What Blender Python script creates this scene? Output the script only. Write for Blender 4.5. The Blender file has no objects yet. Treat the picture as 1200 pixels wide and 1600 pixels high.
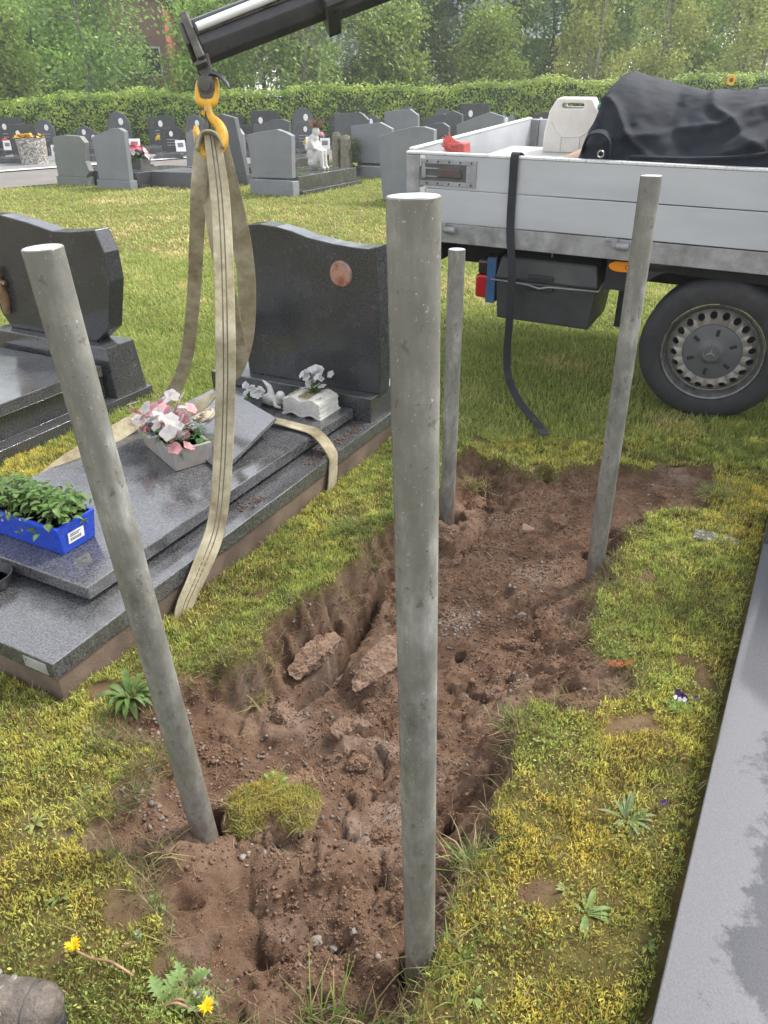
import bpy, bmesh, math, random
import numpy as np
from mathutils import Vector, Matrix
rad = math.radians
rng = np.random.default_rng(7); random.seed(7)
scene = bpy.context.scene; COL = scene.collection

# ---------------------------------------------------------------- camera, sky, sun
FPX, PITCH, ROLL, HC = 1150.0, rad(29.5), rad(0.8), 1.5
_c, _s, _cr, _sr = math.cos(PITCH), math.sin(PITCH), math.cos(ROLL), math.sin(ROLL)
CF = Vector((0, _c, -_s)); CR = Vector((_cr, -_sr*_s, -_sr*_c)); CU = Vector((_sr, _cr*_s, _cr*_c))
CO = Vector((0, 0, HC))
cam = bpy.data.cameras.new('camera'); camo = bpy.data.objects.new('camera', cam); COL.objects.link(camo)
camo.matrix_world = Matrix(((CR.x, CU.x, -CF.x, 0), (CR.y, CU.y, -CF.y, 0), (CR.z, CU.z, -CF.z, HC), (0, 0, 0, 1)))
cam.sensor_fit = 'VERTICAL'; cam.sensor_height = 36.0; cam.lens = 36.0*FPX/1600.0
cam.clip_start = 0.05; cam.clip_end = 900
scene.camera = camo

SUN_AZ, SUN_EL = rad(60), rad(50)
world = bpy.data.worlds.new('World'); scene.world = world; world.use_nodes = True
wn = world.node_tree; wn.nodes.clear()
wo = wn.nodes.new('ShaderNodeOutputWorld'); wb = wn.nodes.new('ShaderNodeBackground')
sky = wn.nodes.new('ShaderNodeTexSky'); sky.sky_type = 'NISHITA'; sky.sun_disc = False
sky.sun_elevation = SUN_EL; sky.sun_rotation = SUN_AZ
sky.air_density = 1.0; sky.dust_density = 1.5; sky.ozone_density = 1.0
hs = wn.nodes.new('ShaderNodeHueSaturation'); hs.inputs['Saturation'].default_value = 0.22
wn.links.new(sky.outputs[0], hs.inputs['Color']); wn.links.new(hs.outputs[0], wb.inputs[0])
wb.inputs[1].default_value = 0.15; wn.links.new(wb.outputs[0], wo.inputs[0])
sun = bpy.data.lights.new('sun', 'SUN'); sun.energy = 1.5; sun.angle = rad(11); sun.color = (1, 0.95, 0.86)
suno = bpy.data.objects.new('sun', sun); COL.objects.link(suno)
sd_ = Vector((math.sin(SUN_AZ)*math.cos(SUN_EL), math.cos(SUN_AZ)*math.cos(SUN_EL), math.sin(SUN_EL)))
suno.rotation_euler = sd_.to_track_quat('Z', 'Y').to_euler(); suno.location = (0, 0, 20)
vs = scene.view_settings; vs.view_transform = 'Standard'; vs.look = 'None'; vs.gamma = 1; vs.exposure = 1.75
vs.use_curve_mapping = False

# ---------------------------------------------------------------- pixels to places
def ray(px, py):
    return CF + CR*((px-600)/FPX) + CU*((800-py)/FPX)
def gp(px, py, z=0.0):
    d = ray(px, py); return CO + d*((z-HC)/d.z)
def dep(px, py, d):
    return CO + ray(px, py)*d
def onplane(px, py, P, n):
    d = ray(px, py); return CO + d*(n.dot(P-CO)/n.dot(d))

# ---------------------------------------------------------------- noise (numpy)
def _hash(ix, iy, seed):
    h = (ix.astype(np.int64)*374761393 + iy.astype(np.int64)*668265263 + seed*974711) & 0xffffffff
    h = ((h ^ (h >> 13))*1274126177) & 0xffffffff
    return ((h ^ (h >> 16)) & 0xffffff)/float(0xffffff)
def vnoise(x, y, seed=0):
    ix, iy = np.floor(x), np.floor(y); fx, fy = x-ix, y-iy
    ux, uy = fx*fx*(3-2*fx), fy*fy*(3-2*fy)
    a, b = _hash(ix, iy, seed), _hash(ix+1, iy, seed); c, d = _hash(ix, iy+1, seed), _hash(ix+1, iy+1, seed)
    return (a*(1-ux)+b*ux)*(1-uy)+(c*(1-ux)+d*ux)*uy
def fbm(x, y, sc, octv=4, seed=0, gain=0.5):
    t, a, n = 0, 1, 0
    for o in range(octv):
        t = t+a*vnoise(x/sc+o*17.3, y/sc-o*9.1, seed+o); n += a; a *= gain; sc *= 0.5
    return t/n
def facet(x, y, sc, seed, warp=.35, groove=.5):
    """broken-clod relief: each cell is a tilted flat piece with a crack round it (in units of sc)"""
    wx = x/sc+(fbm(x, y, sc*.8, 2, seed+3)-.5)*2*warp; wy = y/sc+(fbm(x, y, sc*.8, 2, seed+7)-.5)*2*warp
    ix, iy = np.floor(wx), np.floor(wy); f1 = np.full(x.shape, 9.); f2 = np.full(x.shape, 9.); h = np.zeros(x.shape)
    for a in (-1, 0, 1):
        for b in (-1, 0, 1):
            cx, cy = ix+a, iy+b; px = cx+_hash(cx, cy, seed); py = cy+_hash(cx, cy, seed+1); d = np.hypot(wx-px, wy-py)
            v = (_hash(cx, cy, seed+2)-.5)+((_hash(cx, cy, seed+4)-.5)*(wx-px)+(_hash(cx, cy, seed+5)-.5)*(wy-py))*1.3
            n = d < f1; f2 = np.where(n, f1, np.minimum(f2, d)); h = np.where(n, v, h); f1 = np.where(n, d, f1)
    return h-groove*(1-np.clip((f2-f1)/.16, 0, 1))
def sstep(a, b, x):
    t = np.clip((x-a)/(b-a), 0, 1); return t*t*(3-2*t)
def polysd(x, y, poly):
    """signed distance, positive inside"""
    P = np.array(poly); n = len(P); best = np.full(x.shape, 1e9); ins = np.zeros(x.shape, bool)
    for i in range(n):
        ax, ay = P[i]; bx, by = P[(i+1) % n]; ex, ey = bx-ax, by-ay
        t = np.clip(((x-ax)*ex+(y-ay)*ey)/(ex*ex+ey*ey+1e-12), 0, 1)
        best = np.minimum(best, np.hypot(x-ax-t*ex, y-ay-t*ey))
        cond = ((ay > y) != (by > y)) & (x < (bx-ax)*(y-ay)/((by-ay) if by != ay else 1e-12)+ax)
        ins ^= cond
    return np.where(ins, best, -best)
def linesd(x, y, pts):
    best = np.full(x.shape, 1e9)
    for (ax, ay), (bx, by) in zip(pts[:-1], pts[1:]):
        ex, ey = bx-ax, by-ay
        t = np.clip(((x-ax)*ex+(y-ay)*ey)/(ex*ex+ey*ey+1e-12), 0, 1)
        best = np.minimum(best, np.hypot(x-ax-t*ex, y-ay-t*ey))
    return best

# ---------------------------------------------------------------- materials
class NT:
    def __init__(s, name):
        s.m = bpy.data.materials.new(name); s.m.use_nodes = True; s.t = s.m.node_tree
        s.b = s.t.nodes['Principled BSDF']; s.out = s.t.nodes['Material Output']; s._co = None
    def n(s, kind, **kw):
        q = s.t.nodes.new('ShaderNode'+kind)
        for k, v in kw.items(): setattr(q, k, v)
        return q
    def l(s, a, b): s.t.links.new(a, b)
    def co(s):
        if s._co is None: s._co = s.n('TexCoord').outputs['Object']
        return s._co
    def noise(s, scale, detail=4, rough=0.55, vec=None, stretch=None):
        q = s.n('TexNoise'); q.inputs['Scale'].default_value = scale; q.inputs['Detail'].default_value = detail
        q.inputs['Roughness'].default_value = rough; v = vec or s.co()
        if stretch:
            mp = s.n('Mapping'); mp.inputs['Scale'].default_value = stretch; s.l(v, mp.inputs[0]); v = mp.outputs[0]
        s.l(v, q.inputs['Vector']); return q.outputs[0]
    def voro(s, scale, feature='F1'):
        q = s.n('TexVoronoi'); q.inputs['Scale'].default_value = scale; q.feature = feature; s.l(s.co(), q.inputs['Vector']); return q
    def ramp(s, fac, stops):
        q = s.n('ValToRGB'); e = q.color_ramp.elements
        while len(e) < len(stops): e.new(0.5)
        for i, (p, c) in enumerate(stops):
            e[i].position = p; e[i].color = (*c, 1) if len(c) == 3 else c
        s.l(fac, q.inputs[0]); return q.outputs[0]
    def mix(s, fac, a, b, mode='MIX'):
        q = s.n('MixRGB', blend_type=mode)
        for i, v in ((0, fac), (1, a), (2, b)):
            if isinstance(v, (int, float)): q.inputs[i].default_value = v if i == 0 else (v, v, v, 1)
            elif isinstance(v, tuple): q.inputs[i].default_value = (*v, 1)
            else: s.l(v, q.inputs[i])
        return q.outputs[0]
    def attr(s, name):
        q = s.n('Attribute'); q.attribute_name = name; return q
    def bump(s, h, strength, dist=0.01):
        q = s.n('Bump'); q.inputs['Strength'].default_value = strength; q.inputs['Distance'].default_value = dist
        s.l(h, q.inputs['Height']); s.l(q.outputs[0], s.b.inputs['Normal']); return q
    def set(s, **kw):
        for k, v in kw.items():
            k = {'base': 'Base Color', 'rough': 'Roughness', 'metal': 'Metallic', 'spec': 'Specular IOR Level', 'coat': 'Coat Weight', 'coatr': 'Coat Roughness'}[k]
            if isinstance(v, (int, float)): s.b.inputs[k].default_value = v
            elif isinstance(v, tuple): s.b.inputs[k].default_value = (*v, 1)
            else: s.l(v, s.b.inputs[k])
        return s.m
MATS = {}
def plain(name, c, rough=0.6, metal=0.0, var=0.25, scale=12, bump=0.15, bscale=None, spec=0.5, dirt=None):
    """painted / plastic / stone surface with blotches, fine relief and optional grime"""
    if name in MATS: return MATS[name]
    k = NT(name); nz = k.noise(scale, 6, 0.62)
    lo = tuple(max(0, v*(1-var)) for v in c); hi = tuple(min(1, v*(1+var)) for v in c)
    col = k.ramp(nz, [(0.32, lo), (0.68, hi)])
    if dirt:
        g = k.noise(scale*0.35, 7, 0.7); col = k.mix(k.ramp(g, [(0.46, (0, 0, 0)), (0.68, (0.75, 0.75, 0.75))]), col, dirt)
    rr = k.ramp(k.noise(scale*2, 3), [(0.3, (max(0, rough-0.12),)*3), (0.7, (min(1, rough+0.1),)*3)])
    k.set(base=col, rough=rr, metal=metal, spec=spec)
    if bump: k.bump(k.noise(bscale or scale*8, 5), bump, 0.004)
    MATS[name] = k.m; return k.m
def granite(name, dark, light, rough=0.12, fleck=450, wet=True, dirt=None, spec=0.5, mid=0.5, ior=None):
    if name in MATS: return MATS[name]
    k = NT(name); a = k.noise(fleck, 3, 0.8); b = k.noise(fleck*0.35, 4, 0.7)
    sp = k.mix(0.5, a, b)
    col = k.ramp(sp, [(mid-0.10, dark), (mid, tuple((d+l)/2 for d, l in zip(dark, light))), (mid+0.09, light)])
    big = k.noise(3.0, 5, 0.6)
    col = k.mix(k.ramp(big, [(0.42, (0.22,)*3), (0.6, (0,)*3)]), col, tuple(d*0.7 for d in dark))
    if dirt:
        g = k.noise(7, 8, 0.72); col = k.mix(k.ramp(g, [(0.5, (0,)*3), (0.72, (0.7,)*3)]), col, dirt)
    r = k.ramp(k.noise(5, 6, 0.65), [(0.40, (rough,)*3), (0.62, (min(1, rough+(0.22 if wet else 0.05)),)*3)])
    if ior: k.b.inputs['IOR'].default_value = ior
    k.set(base=col, rough=r, spec=spec); k.bump(k.noise(300, 2), 0.05 if rough < 0.3 else 0.3, 0.002)
    MATS[name] = k.m; return k.m
def leafmat(name, trans=0.35, rough=0.55, attr='Col', hue=0.0, tint=(1, 1, 1)):
    """thin leaf: colour from the leaf's own attribute, some light passes through"""
    if name in MATS: return MATS[name]
    k = NT(name); a = k.attr(attr); col = a.outputs['Color']
    if tint != (1, 1, 1): col = k.mix(1.0, col, tint, 'MULTIPLY')
    if hue:
        oi = k.n('ObjectInfo'); h = k.n('HueSaturation')
        mr = k.n('MapRange'); mr.inputs[3].default_value = 0.5-hue; mr.inputs[4].default_value = 0.5+hue; k.l(oi.outputs['Random'], mr.inputs[0]); k.l(mr.outputs[0], h.inputs['Hue'])
        mv = k.n('MapRange'); mv.inputs[3].default_value = 0.75; mv.inputs[4].default_value = 1.25; k.l(oi.outputs['Random'], mv.inputs[0]); k.l(mv.outputs[0], h.inputs['Value'])
        k.l(col, h.inputs['Color']); col = h.outputs[0]
    k.set(base=col, rough=rough, spec=0.3)
    tr = k.n('BsdfTranslucent'); k.l(col, tr.inputs[0]); mx = k.n('MixShader'); mx.inputs[0].default_value = trans
    k.l(k.b.outputs[0], mx.inputs[1]); k.l(tr.outputs[0], mx.inputs[2]); k.l(mx.outputs[0], k.out.inputs[0])
    MATS[name] = k.m; return k.m

# ---------------------------------------------------------------- mesh builder
class MB:
    def __init__(s): s.v = []; s.f = []; s.M = Matrix()
    def add(s, vs, fs):
        o = len(s.v); s.v += [tuple(s.M @ Vector(p)) for p in vs]; s.f += [tuple(i+o for i in f) for f in fs]; return s
    def box(s, x0, x1, y0, y1, z0, z1):
        return s.add([(x0, y0, z0), (x1, y0, z0), (x1, y1, z0), (x0, y1, z0), (x0, y0, z1), (x1, y0, z1), (x1, y1, z1), (x0, y1, z1)],
                     [(0, 3, 2, 1), (4, 5, 6, 7), (0, 1, 5, 4), (1, 2, 6, 5), (2, 3, 7, 6), (3, 0, 4, 7)])
    def frustum(s, b0, b1, z0, z1):     # b = (x0,x1,y0,y1)
        return s.add([(b0[0], b0[2], z0), (b0[1], b0[2], z0), (b0[1], b0[3], z0), (b0[0], b0[3], z0), (b1[0], b1[2], z1), (b1[1], b1[2], z1), (b1[1], b1[3], z1), (b1[0], b1[3], z1)],
                     [(0, 3, 2, 1), (4, 5, 6, 7), (0, 1, 5, 4), (1, 2, 6, 5), (2, 3, 7, 6), (3, 0, 4, 7)])
    def prism(s, outline, y0, y1):      # outline in x,z (counter-clockwise seen from -y), extruded along y
        n = len(outline)
        vs = [(x, y0, z) for x, z in outline]+[(x, y1, z) for x, z in outline]
        fs = [tuple(range(n)), tuple(range(2*n-1, n-1, -1))]+[(i, i+n, (i+1) % n+n, (i+1) % n) for i in range(n)]
        return s.add(vs, fs)
    def slab(s, outline, z0, z1):       # outline in x,y extruded in z
        n = len(outline)
        vs = [(x, y, z0) for x, y in outline]+[(x, y, z1) for x, y in outline]
        fs = [tuple(range(n-1, -1, -1)), tuple(range(n, 2*n))]+[(i, (i+1) % n, (i+1) % n+n, i+n) for i in range(n)]
        return s.add(vs, fs)
    def tube(s, pts, r, n=8, cap=True, flat=1.0):
        pts = [Vector(p) for p in pts]; rs = r if isinstance(r, (list, tuple)) else [r]*len(pts)
        vs, fs = [], []; prev = None
        for i, p in enumerate(pts):
            t = (pts[min(i+1, len(pts)-1)]-pts[max(i-1, 0)]).normalized()
            a = prev if prev is not None else (Vector((0, 0, 1)) if abs(t.z) < 0.9 else Vector((1, 0, 0)))
            a = (a-t*a.dot(t)).normalized(); b = t.cross(a); prev = a
            for k in range(n):
                w = 2*math.pi*k/n; vs.append(tuple(p+(a*math.cos(w)*flat+b*math.sin(w))*rs[i]))
        for i in range(len(pts)-1):
            for k in range(n):
                fs.append((i*n+k, i*n+(k+1) % n, (i+1)*n+(k+1) % n, (i+1)*n+k))
        if cap: fs += [tuple(range(n-1, -1, -1)), tuple(range((len(pts)-1)*n, len(pts)*n))]
        return s.add(vs, fs)
    def lathe(s, prof, n=24, axis='z', c=(0, 0, 0), cap=True):   # prof = [(r, h)]
        vs, fs = [], []
        for r, h in prof:
            for k in range(n):
                w = 2*math.pi*k/n; a, b = r*math.cos(w), r*math.sin(w)
                vs.append({'z': (c[0]+a, c[1]+b, c[2]+h), 'y': (c[0]+a, c[1]+h, c[2]+b), 'x': (c[0]+h, c[1]+a, c[2]+b)}[axis])
        for i in range(len(prof)-1):
            for k in range(n): 
                q = (i*n+k, i*n+(k+1) % n, (i+1)*n+(k+1) % n, (i+1)*n+k)
                fs.append(q if axis != 'y' else q[::-1])
        if cap:
            fs += [tuple(range(n-1, -1, -1)), tuple(range((len(prof)-1)*n, len(prof)*n))]
        return s.add(vs, fs)
    def ball(s, c, r, n=10, m=7):
        r = (r, r, r) if isinstance(r, (int, float)) else r
        vs = [(c[0], c[1], c[2]-r[2])]; fs = []
        for i in range(1, m):
            a = math.pi*i/m-math.pi/2
            for k in range(n):
                w = 2*math.pi*k/n; vs.append((c[0]+r[0]*math.cos(a)*math.cos(w), c[1]+r[1]*math.cos(a)*math.sin(w), c[2]+r[2]*math.sin(a)))
        vs.append((c[0], c[1], c[2]+r[2])); L = len(vs)-1
        for k in range(n): fs.append((0, 1+(k+1) % n, 1+k)); fs.append((L, 1+(m-2)*n+k, 1+(m-2)*n+(k+1) % n))
        for i in range(m-2):
            for k in range(n): fs.append((1+i*n+k, 1+i*n+(k+1) % n, 1+(i+1)*n+(k+1) % n, 1+(i+1)*n+k))
        return s.add(vs, fs)
    def strip(s, pts, width, side, thick=0.004):      # a strap: ribbon with thickness
        pts = [Vector(p) for p in pts]; n = len(pts); vs, fs = [], []
        ws = width if isinstance(width, (list, tuple)) else [width]*n
        for i, p in enumerate(pts):
            t = (pts[min(i+1, n-1)]-pts[max(i-1, 0)]).normalized()
            sd = Vector(side[i]) if isinstance(side, list) else Vector(side)
            sd = (sd-t*sd.dot(t)).normalized(); nn = t.cross(sd)*(thick/2); h = sd*(ws[i]/2)
            vs += [tuple(p-h-nn), tuple(p+h-nn), tuple(p+h+nn), tuple(p-h+nn)]
        for i in range(n-1):
            for k in range(4): fs.append((i*4+k, i*4+(k+1) % 4, (i+1)*4+(k+1) % 4, (i+1)*4+k))
        fs += [(3, 2, 1, 0), tuple((n-1)*4+k for k in range(4))]
        return s.add(vs, fs)
    def mesh(s, name):
        me = bpy.data.meshes.new(name); me.from_pydata(s.v, [], s.f); me.update(); return me
def smooth(o, ang=None):
    for p in o.data.polygons: p.use_smooth = True
    if ang is not None:
        try: o.data.set_sharp_from_angle(angle=rad(ang))
        except Exception: pass
    return o
def obj(name, mb, mat, parent=None, bevel=0.0, sm=None, seg=2):
    me = mb.mesh(name) if isinstance(mb, MB) else mb
    o = bpy.data.objects.new(name, me); COL.objects.link(o)
    if mat and not me.materials: me.materials.append(mat)
    if parent: o.parent = parent
    if bevel:
        bv = o.modifiers.new('bevel', 'BEVEL'); bv.width = bevel; bv.segments = seg; bv.limit_method = 'ANGLE'; bv.angle_limit = rad(40)
    if sm is not None: smooth(o, sm)
    return o
def tag(o, label, cat, group=None):
    o['label'] = label; o['category'] = cat
    if group: o['group'] = group
    return o
def struct(o, label=None, cat=None):
    o['kind'] = 'structure'
    if label: o['label'] = label; o['category'] = cat
    return o
def stuff(o, label, cat): o['kind'] = 'stuff'; o['label'] = label; o['category'] = cat; return o
def thing(name, label, cat, loc=(0, 0, 0), rotz=0.0, group=None):
    o = bpy.data.objects.new(name, None); COL.objects.link(o); o.empty_display_size = 0.1
    o.location = loc; o.rotation_euler = (0, 0, rotz); return tag(o, label, cat, group)
def copy_tree(src, parent=None):
    c = src.copy(); COL.objects.link(c); c.parent = parent
    for ch in list(src.children): copy_tree(ch, c)
    return c
def fastmesh(name, V, tris, mat, cols=None):
    """big numpy mesh: V (n,3), tris (m,3); cols per vertex -> attribute Col"""
    me = bpy.data.meshes.new(name); V = np.asarray(V, np.float32); tris = np.asarray(tris, np.int32)
    k = tris.shape[1]
    me.vertices.add(len(V)); me.vertices.foreach_set('co', V.ravel())
    me.loops.add(tris.size); me.loops.foreach_set('vertex_index', tris.ravel())
    me.polygons.add(len(tris)); me.polygons.foreach_set('loop_start', np.arange(0, tris.size, k, dtype=np.int32))
    try: me.polygons.foreach_set('loop_total', np.full(len(tris), k, np.int32))
    except Exception: pass
    if cols is not None:
        a = me.attributes.new('Col', 'FLOAT_COLOR', 'POINT'); c4 = np.ones((len(V), 4), np.float32); c4[:, :3] = cols; a.data.foreach_set('color', c4.ravel())
    me.update(calc_edges=True)
    if mat: me.materials.append(mat)
    return me
def remesh(o, voxel, sm=6, noise=0.0, nscale=0.05):
    m = o.modifiers.new('join', 'REMESH'); m.mode = 'VOXEL'; m.voxel_size = voxel; m.use_smooth_shade = True
    if sm: k = o.modifiers.new('soft', 'SMOOTH'); k.iterations = sm; k.factor = 0.5
    if noise:
        t = bpy.data.textures.new(o.name, 'CLOUDS'); t.noise_scale = nscale; t.noise_depth = 3
        d = o.modifiers.new('rough', 'DISPLACE'); d.texture = t; d.strength = noise; d.texture_coords = 'LOCAL'
    return o

# ---------------------------------------------------------------- the ground: lawn with the dug pit
def pxs(L, z=0.0): return [tuple(gp(a, b, z).xy) for a, b in L]
PIT = pxs([(690,770),(700,720),(735,712),(775,720),(800,738),(850,742),(900,730),(960,728),(1010,735),(1110,730),(1125,765),(1100,800),(1020,805),(985,830),
 (968,870),(955,900),(930,930),(925,980),(935,1030),(1000,1060),(985,1100),(915,1110),(840,1095),(815,1130),(795,1190),(780,1250),(765,1300),(735,1340),(715,1390),
 (695,1440),(685,1490),(660,1540),(640,1660),(330,1660),(335,1545),(290,1490),(255,1440),(235,1400),(150,1330),(140,1290),(165,1250),(225,1220),(260,1190),(215,1165),
 (150,1155),(165,1105),(240,1110),(270,1065),(330,1050),(395,1040),(405,1000),(425,975),(470,945),(520,915),(560,875),(600,825),(640,800)])
DPT = [(560,1000,.19),(480,1080,.18),(700,1080,.18),(600,1200,.18),(720,1230,.16),(640,1330,.14),(500,1400,.12),(400,1480,.12),(550,1550,.10),(280,1330,.07),(200,1260,.05),
 (330,1150,.13),(820,860,.10),(900,830,.08),(1060,765,.012),(760,760,.09),(880,1000,.12),(970,1075,.03),(650,860,.15),(720,820,.12),(860,770,.05),(190,1150,.04),(960,770,.03)]
WPT = [(480,960,.028),(560,880,.028),(520,915,.028),(440,985,.03),(600,840,.03),(400,1020,.035),(250,1100,.10),(1000,780,.08),(945,890,.05),(930,1000,.16),(820,1120,.16),(770,1280,.12),(690,1450,.06),(250,1450,.13),(700,730,.06),(330,1580,.1),(780,730,.06)]
def idw(x, y, pts):
    n = 0; d = 0
    for a, b, v in pts:
        q = gp(a, b); w = 1/((x-q.x)**2+(y-q.y)**2+0.004)**1.5; n = n+w*v; d = d+w
    return n/d
CREV = pxs([(470,1090),(500,1050),(545,1000),(580,955),(610,915),(650,880)], -.15)
HOLES = [(343,1278,.044,.32),(330,1262,.03,.3),(958,862,.055,.32),(965,838,.05,.3),(642,1500,.03,.25),(640,1510,.03,.2),(712,800,.05,.2),(850,752,.05,.12),(925,860,.035,.2)]
PEGS = [(720,992,.017,.10),(705,1260,.017,.10),(800,1033,.017,.06)]
BUMPS = [(580,1040,.09,.06),(620,1000,.06,.05),(500,1005,.07,.045),(735,740,.05,.05),(620,890,.05,.05),(700,850,.06,.05),(560,1130,.10,.03),(430,1130,.06,.03),
 (830,950,.07,-.02),(880,960,.05,-.025),(770,930,.08,-.02),(450,1430,.16,-.03),(380,1500,.1,-.03),(620,1400,.08,.03),(600,1480,.08,.03),(280,1340,.08,.03),(520,1330,.08,.03),(800,790,.06,.03),(900,800,.05,.04)]
def dirt_sd(x, y):
    jx = (fbm(x, y, .10, 3, 3)-.5)*.10; jy = (fbm(x, y, .10, 3, 9)-.5)*.10
    jx = jx+(fbm(x, y, .028, 2, 4)-.5)*.030; jy = jy+(fbm(x, y, .028, 2, 8)-.5)*.030
    return polysd(x+jx, y+jy, PIT)
def height(x, y, sd=None):
    base = (fbm(x, y, 2.5, 2, 40)-.5)*.03+(fbm(x, y, .25, 3, 42)-.5)*.012
    base = base*sstep(.2, 1.2, np.hypot(x, y))
    z = base+(fbm(x, y, .09, 3, 44)-.5)*.030*sstep(.3, .8, np.hypot(x, y))
    if sd is None: sd = dirt_sd(x, y)
    w = idw(x, y, WPT); D = idw(x, y, DPT)
    sd2 = sd-.030+(fbm(x, y, .07, 3, 301)-.5)*.10; sd3 = sd-.012+(fbm(x, y, .035, 2, 305)-.5)*.05
    k = .38*sstep(-.3*w, w*.7, sd)+.24*sstep(-.2*w, w, sd3)+.38*sstep(-.2*w, w*1.3, sd2)
    dig = D*k
    # loose soil relief
    brk = sstep(.38, .60, fbm(x, y, .28, 3, 71))
    rel = (fbm(x, y, .16, 3, 11)-.5)*.06+facet(x, y, .105, 401)*.030*brk+facet(x, y, .045, 411)*.015*(.35+.65*brk)+facet(x, y, .018, 421)*.0040+(fbm(x, y, .03, 3, 19)-.5)*.007+(fbm(x, y, .011, 1, 29)-.5)*.004
    calm = sstep(.45, .65, fbm(x, y, .3, 2, 77))*.6
    z = z-dig+rel*(1-calm)*sstep(-.01, .06, sd)*np.minimum(1, D/.10+.15)
    # raised turf lip
    z = z+.018*np.exp(-((sd+.015)/.02)**2)*(fbm(x, y, .07, 2, 31))
    cd = linesd(x+(fbm(x, y, .05, 3, 5)-.5)*.05, y+(fbm(x, y, .05, 3, 6)-.5)*.05, CREV)
    z = z-.15*(1-sstep(.010, .036, cd))
    for a, b, r, h in BUMPS:
        q = gp(a, b, -.1); rr = np.hypot(x-q.x, y-q.y)*(1+(fbm(x, y, .05, 2, int(a))-.5)*.9)
        z = z+h*(1-sstep(r*.45, r, rr))
    for a, b, r, h in HOLES+PEGS:
        q = gp(a, b, -.06 if b > 1000 or a < 740 else -.05)
        amp = .5 if r > .02 else .08
        rr = np.hypot(x-q.x, y-q.y)*(1+(fbm(x, y, .03, 2, int(a))-.5)*amp)
        z = z-h*(1-sstep(r*.75, r*1.05, rr))
    return z
xs = np.concatenate([[-110, -80, -60, -40, -30], np.arange(-24, -1.5, 1.0), np.arange(-1.40, 1.80, .008), np.arange(2, 25, 1.0), [30, 40, 60, 80, 110]])
ys = np.concatenate([[-40, -20, -10, -3, -1, 0, .2], np.arange(.34, 3.40, .008), np.arange(3.5, 6, .25), np.arange(6, 40, 1.0), [45, 50, 60, 80, 110]])
GX, GY = np.meshgrid(xs, ys); nx, ny = len(xs), len(ys)
near = (GX > -1.6) & (GX < 2.0) & (GY > .1) & (GY < 3.6)
GZ = np.zeros_like(GX); DM = np.zeros_like(GX)
sdn = dirt_sd(GX[near], GY[near]); GZ[near] = height(GX[near], GY[near], sdn)
DM[near] = sstep(-.012, .012, sdn)
patch = sstep(.67, .75, fbm(GX[near], GY[near], .16, 3, 61))*sstep(-.30, -.12, -np.abs(sdn))*.7      # worn soil near the pit
DM[near] = np.maximum(DM[near], patch)
far = ~near
GZ[far] = (fbm(GX[far], GY[far], 2.5, 2, 40)-.5)*.03*sstep(.2, 1.2, np.hypot(GX[far], GY[far]))
def quads(nx, ny):
    i = np.arange(nx-1)[None, :]+np.arange(ny-1)[:, None]*nx
    return np.stack([i, i+1, i+nx+1, i+nx], -1).reshape(-1, 4)
k = NT('lawn_and_soil')
dm = k.attr('dirt').outputs['Fac']
dz = k.noise(14, 8, .7); dz2 = k.noise(330, 6, .8); dz3 = k.noise(3.2, 4, .6)
soil = k.ramp(k.mix(.45, dz, dz2), [(.36, (.075, .041, .025)), (.5, (.178, .106, .068)), (.64, (.31, .205, .142))])
soil = k.mix(k.ramp(dz3, [(.5, (0, 0, 0)), (.68, (.8, .8, .8))]), soil, (.33, .225, .16))       # drier, sandier soil
soil = k.mix(k.ramp(k.noise(5, 6, .7), [(.52, (0, 0, 0)), (.62, (.75, .75, .75))]), soil, (.066, .037, .024))   # damp soil
turf = k.ramp(k.noise(2.2, 7, .7), [(.36, (.11, .10, .034)), (.5, (.20, .165, .052)), (.62, (.27, .205, .07))])
turf = k.mix(k.ramp(k.noise(90, 3, .7), [(.35, (.6, .6, .6)), (.65, (0, 0, 0))]), turf, (.085, .068, .03))
soil = k.mix(k.attr('dry').outputs['Fac'], soil, k.ramp(k.noise(45, 6, .7), [(.3, (.21, .145, .105)), (.7, (.40, .30, .235))]))
k.set(base=k.mix(dm, turf, soil), rough=.95, spec=.15)
k.bump(k.mix(.45, k.noise(420, 6, .8), k.noise(90, 5, .75)), 1.0, .016)
gm = fastmesh('ground', np.stack([GX.ravel(), GY.ravel(), GZ.ravel()], 1), quads(nx, ny), k.m)
DRY = np.zeros_like(GX); xx_, yy_ = GX[near], GY[near]; dv = 0
for a, b, r in ((500, 1010, .10), (590, 1020, .12), (450, 1090, .09), (400, 1090, .08), (560, 1130, .12), (600, 1260, .10), (640, 1180, .12), (560, 1260, .08), (720, 950, .08), (420, 1470, .10), (350, 1500, .08), (830, 900, .08), (1050, 765, .12), (880, 960, .06), (120, 1370, .10)):
    q = gp(a, b, -.1); dv = dv+np.exp(-((xx_-q.x)**2+(yy_-q.y)**2)/(r*r*.6))
DRY[near] = np.clip(dv, 0, 1)*sstep(.36, .62, fbm(xx_, yy_, .09, 4, 88))
at = gm.attributes.new('dry', 'FLOAT', 'POINT'); at.data.foreach_set('value', DRY.ravel().astype(np.float32))
at = gm.attributes.new('dirt', 'FLOAT', 'POINT'); at.data.foreach_set('value', DM.ravel().astype(np.float32))
ground = struct(obj('ground', gm, None)); smooth(ground)
_ix = np.arange(nx); 
def zat(x, y):
    """terrain height by interpolating the built sheet"""
    fx = np.clip(np.interp(x, xs, np.arange(nx)), 0, nx-1.001); fy = np.clip(np.interp(y, ys, np.arange(ny)), 0, ny-1.001)
    i, j = fx.astype(int), fy.astype(int); u, v = fx-i, fy-j
    return (GZ[j, i]*(1-u)+GZ[j, i+1]*u)*(1-v)+(GZ[j+1, i]*(1-u)+GZ[j+1, i+1]*u)*v
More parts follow.
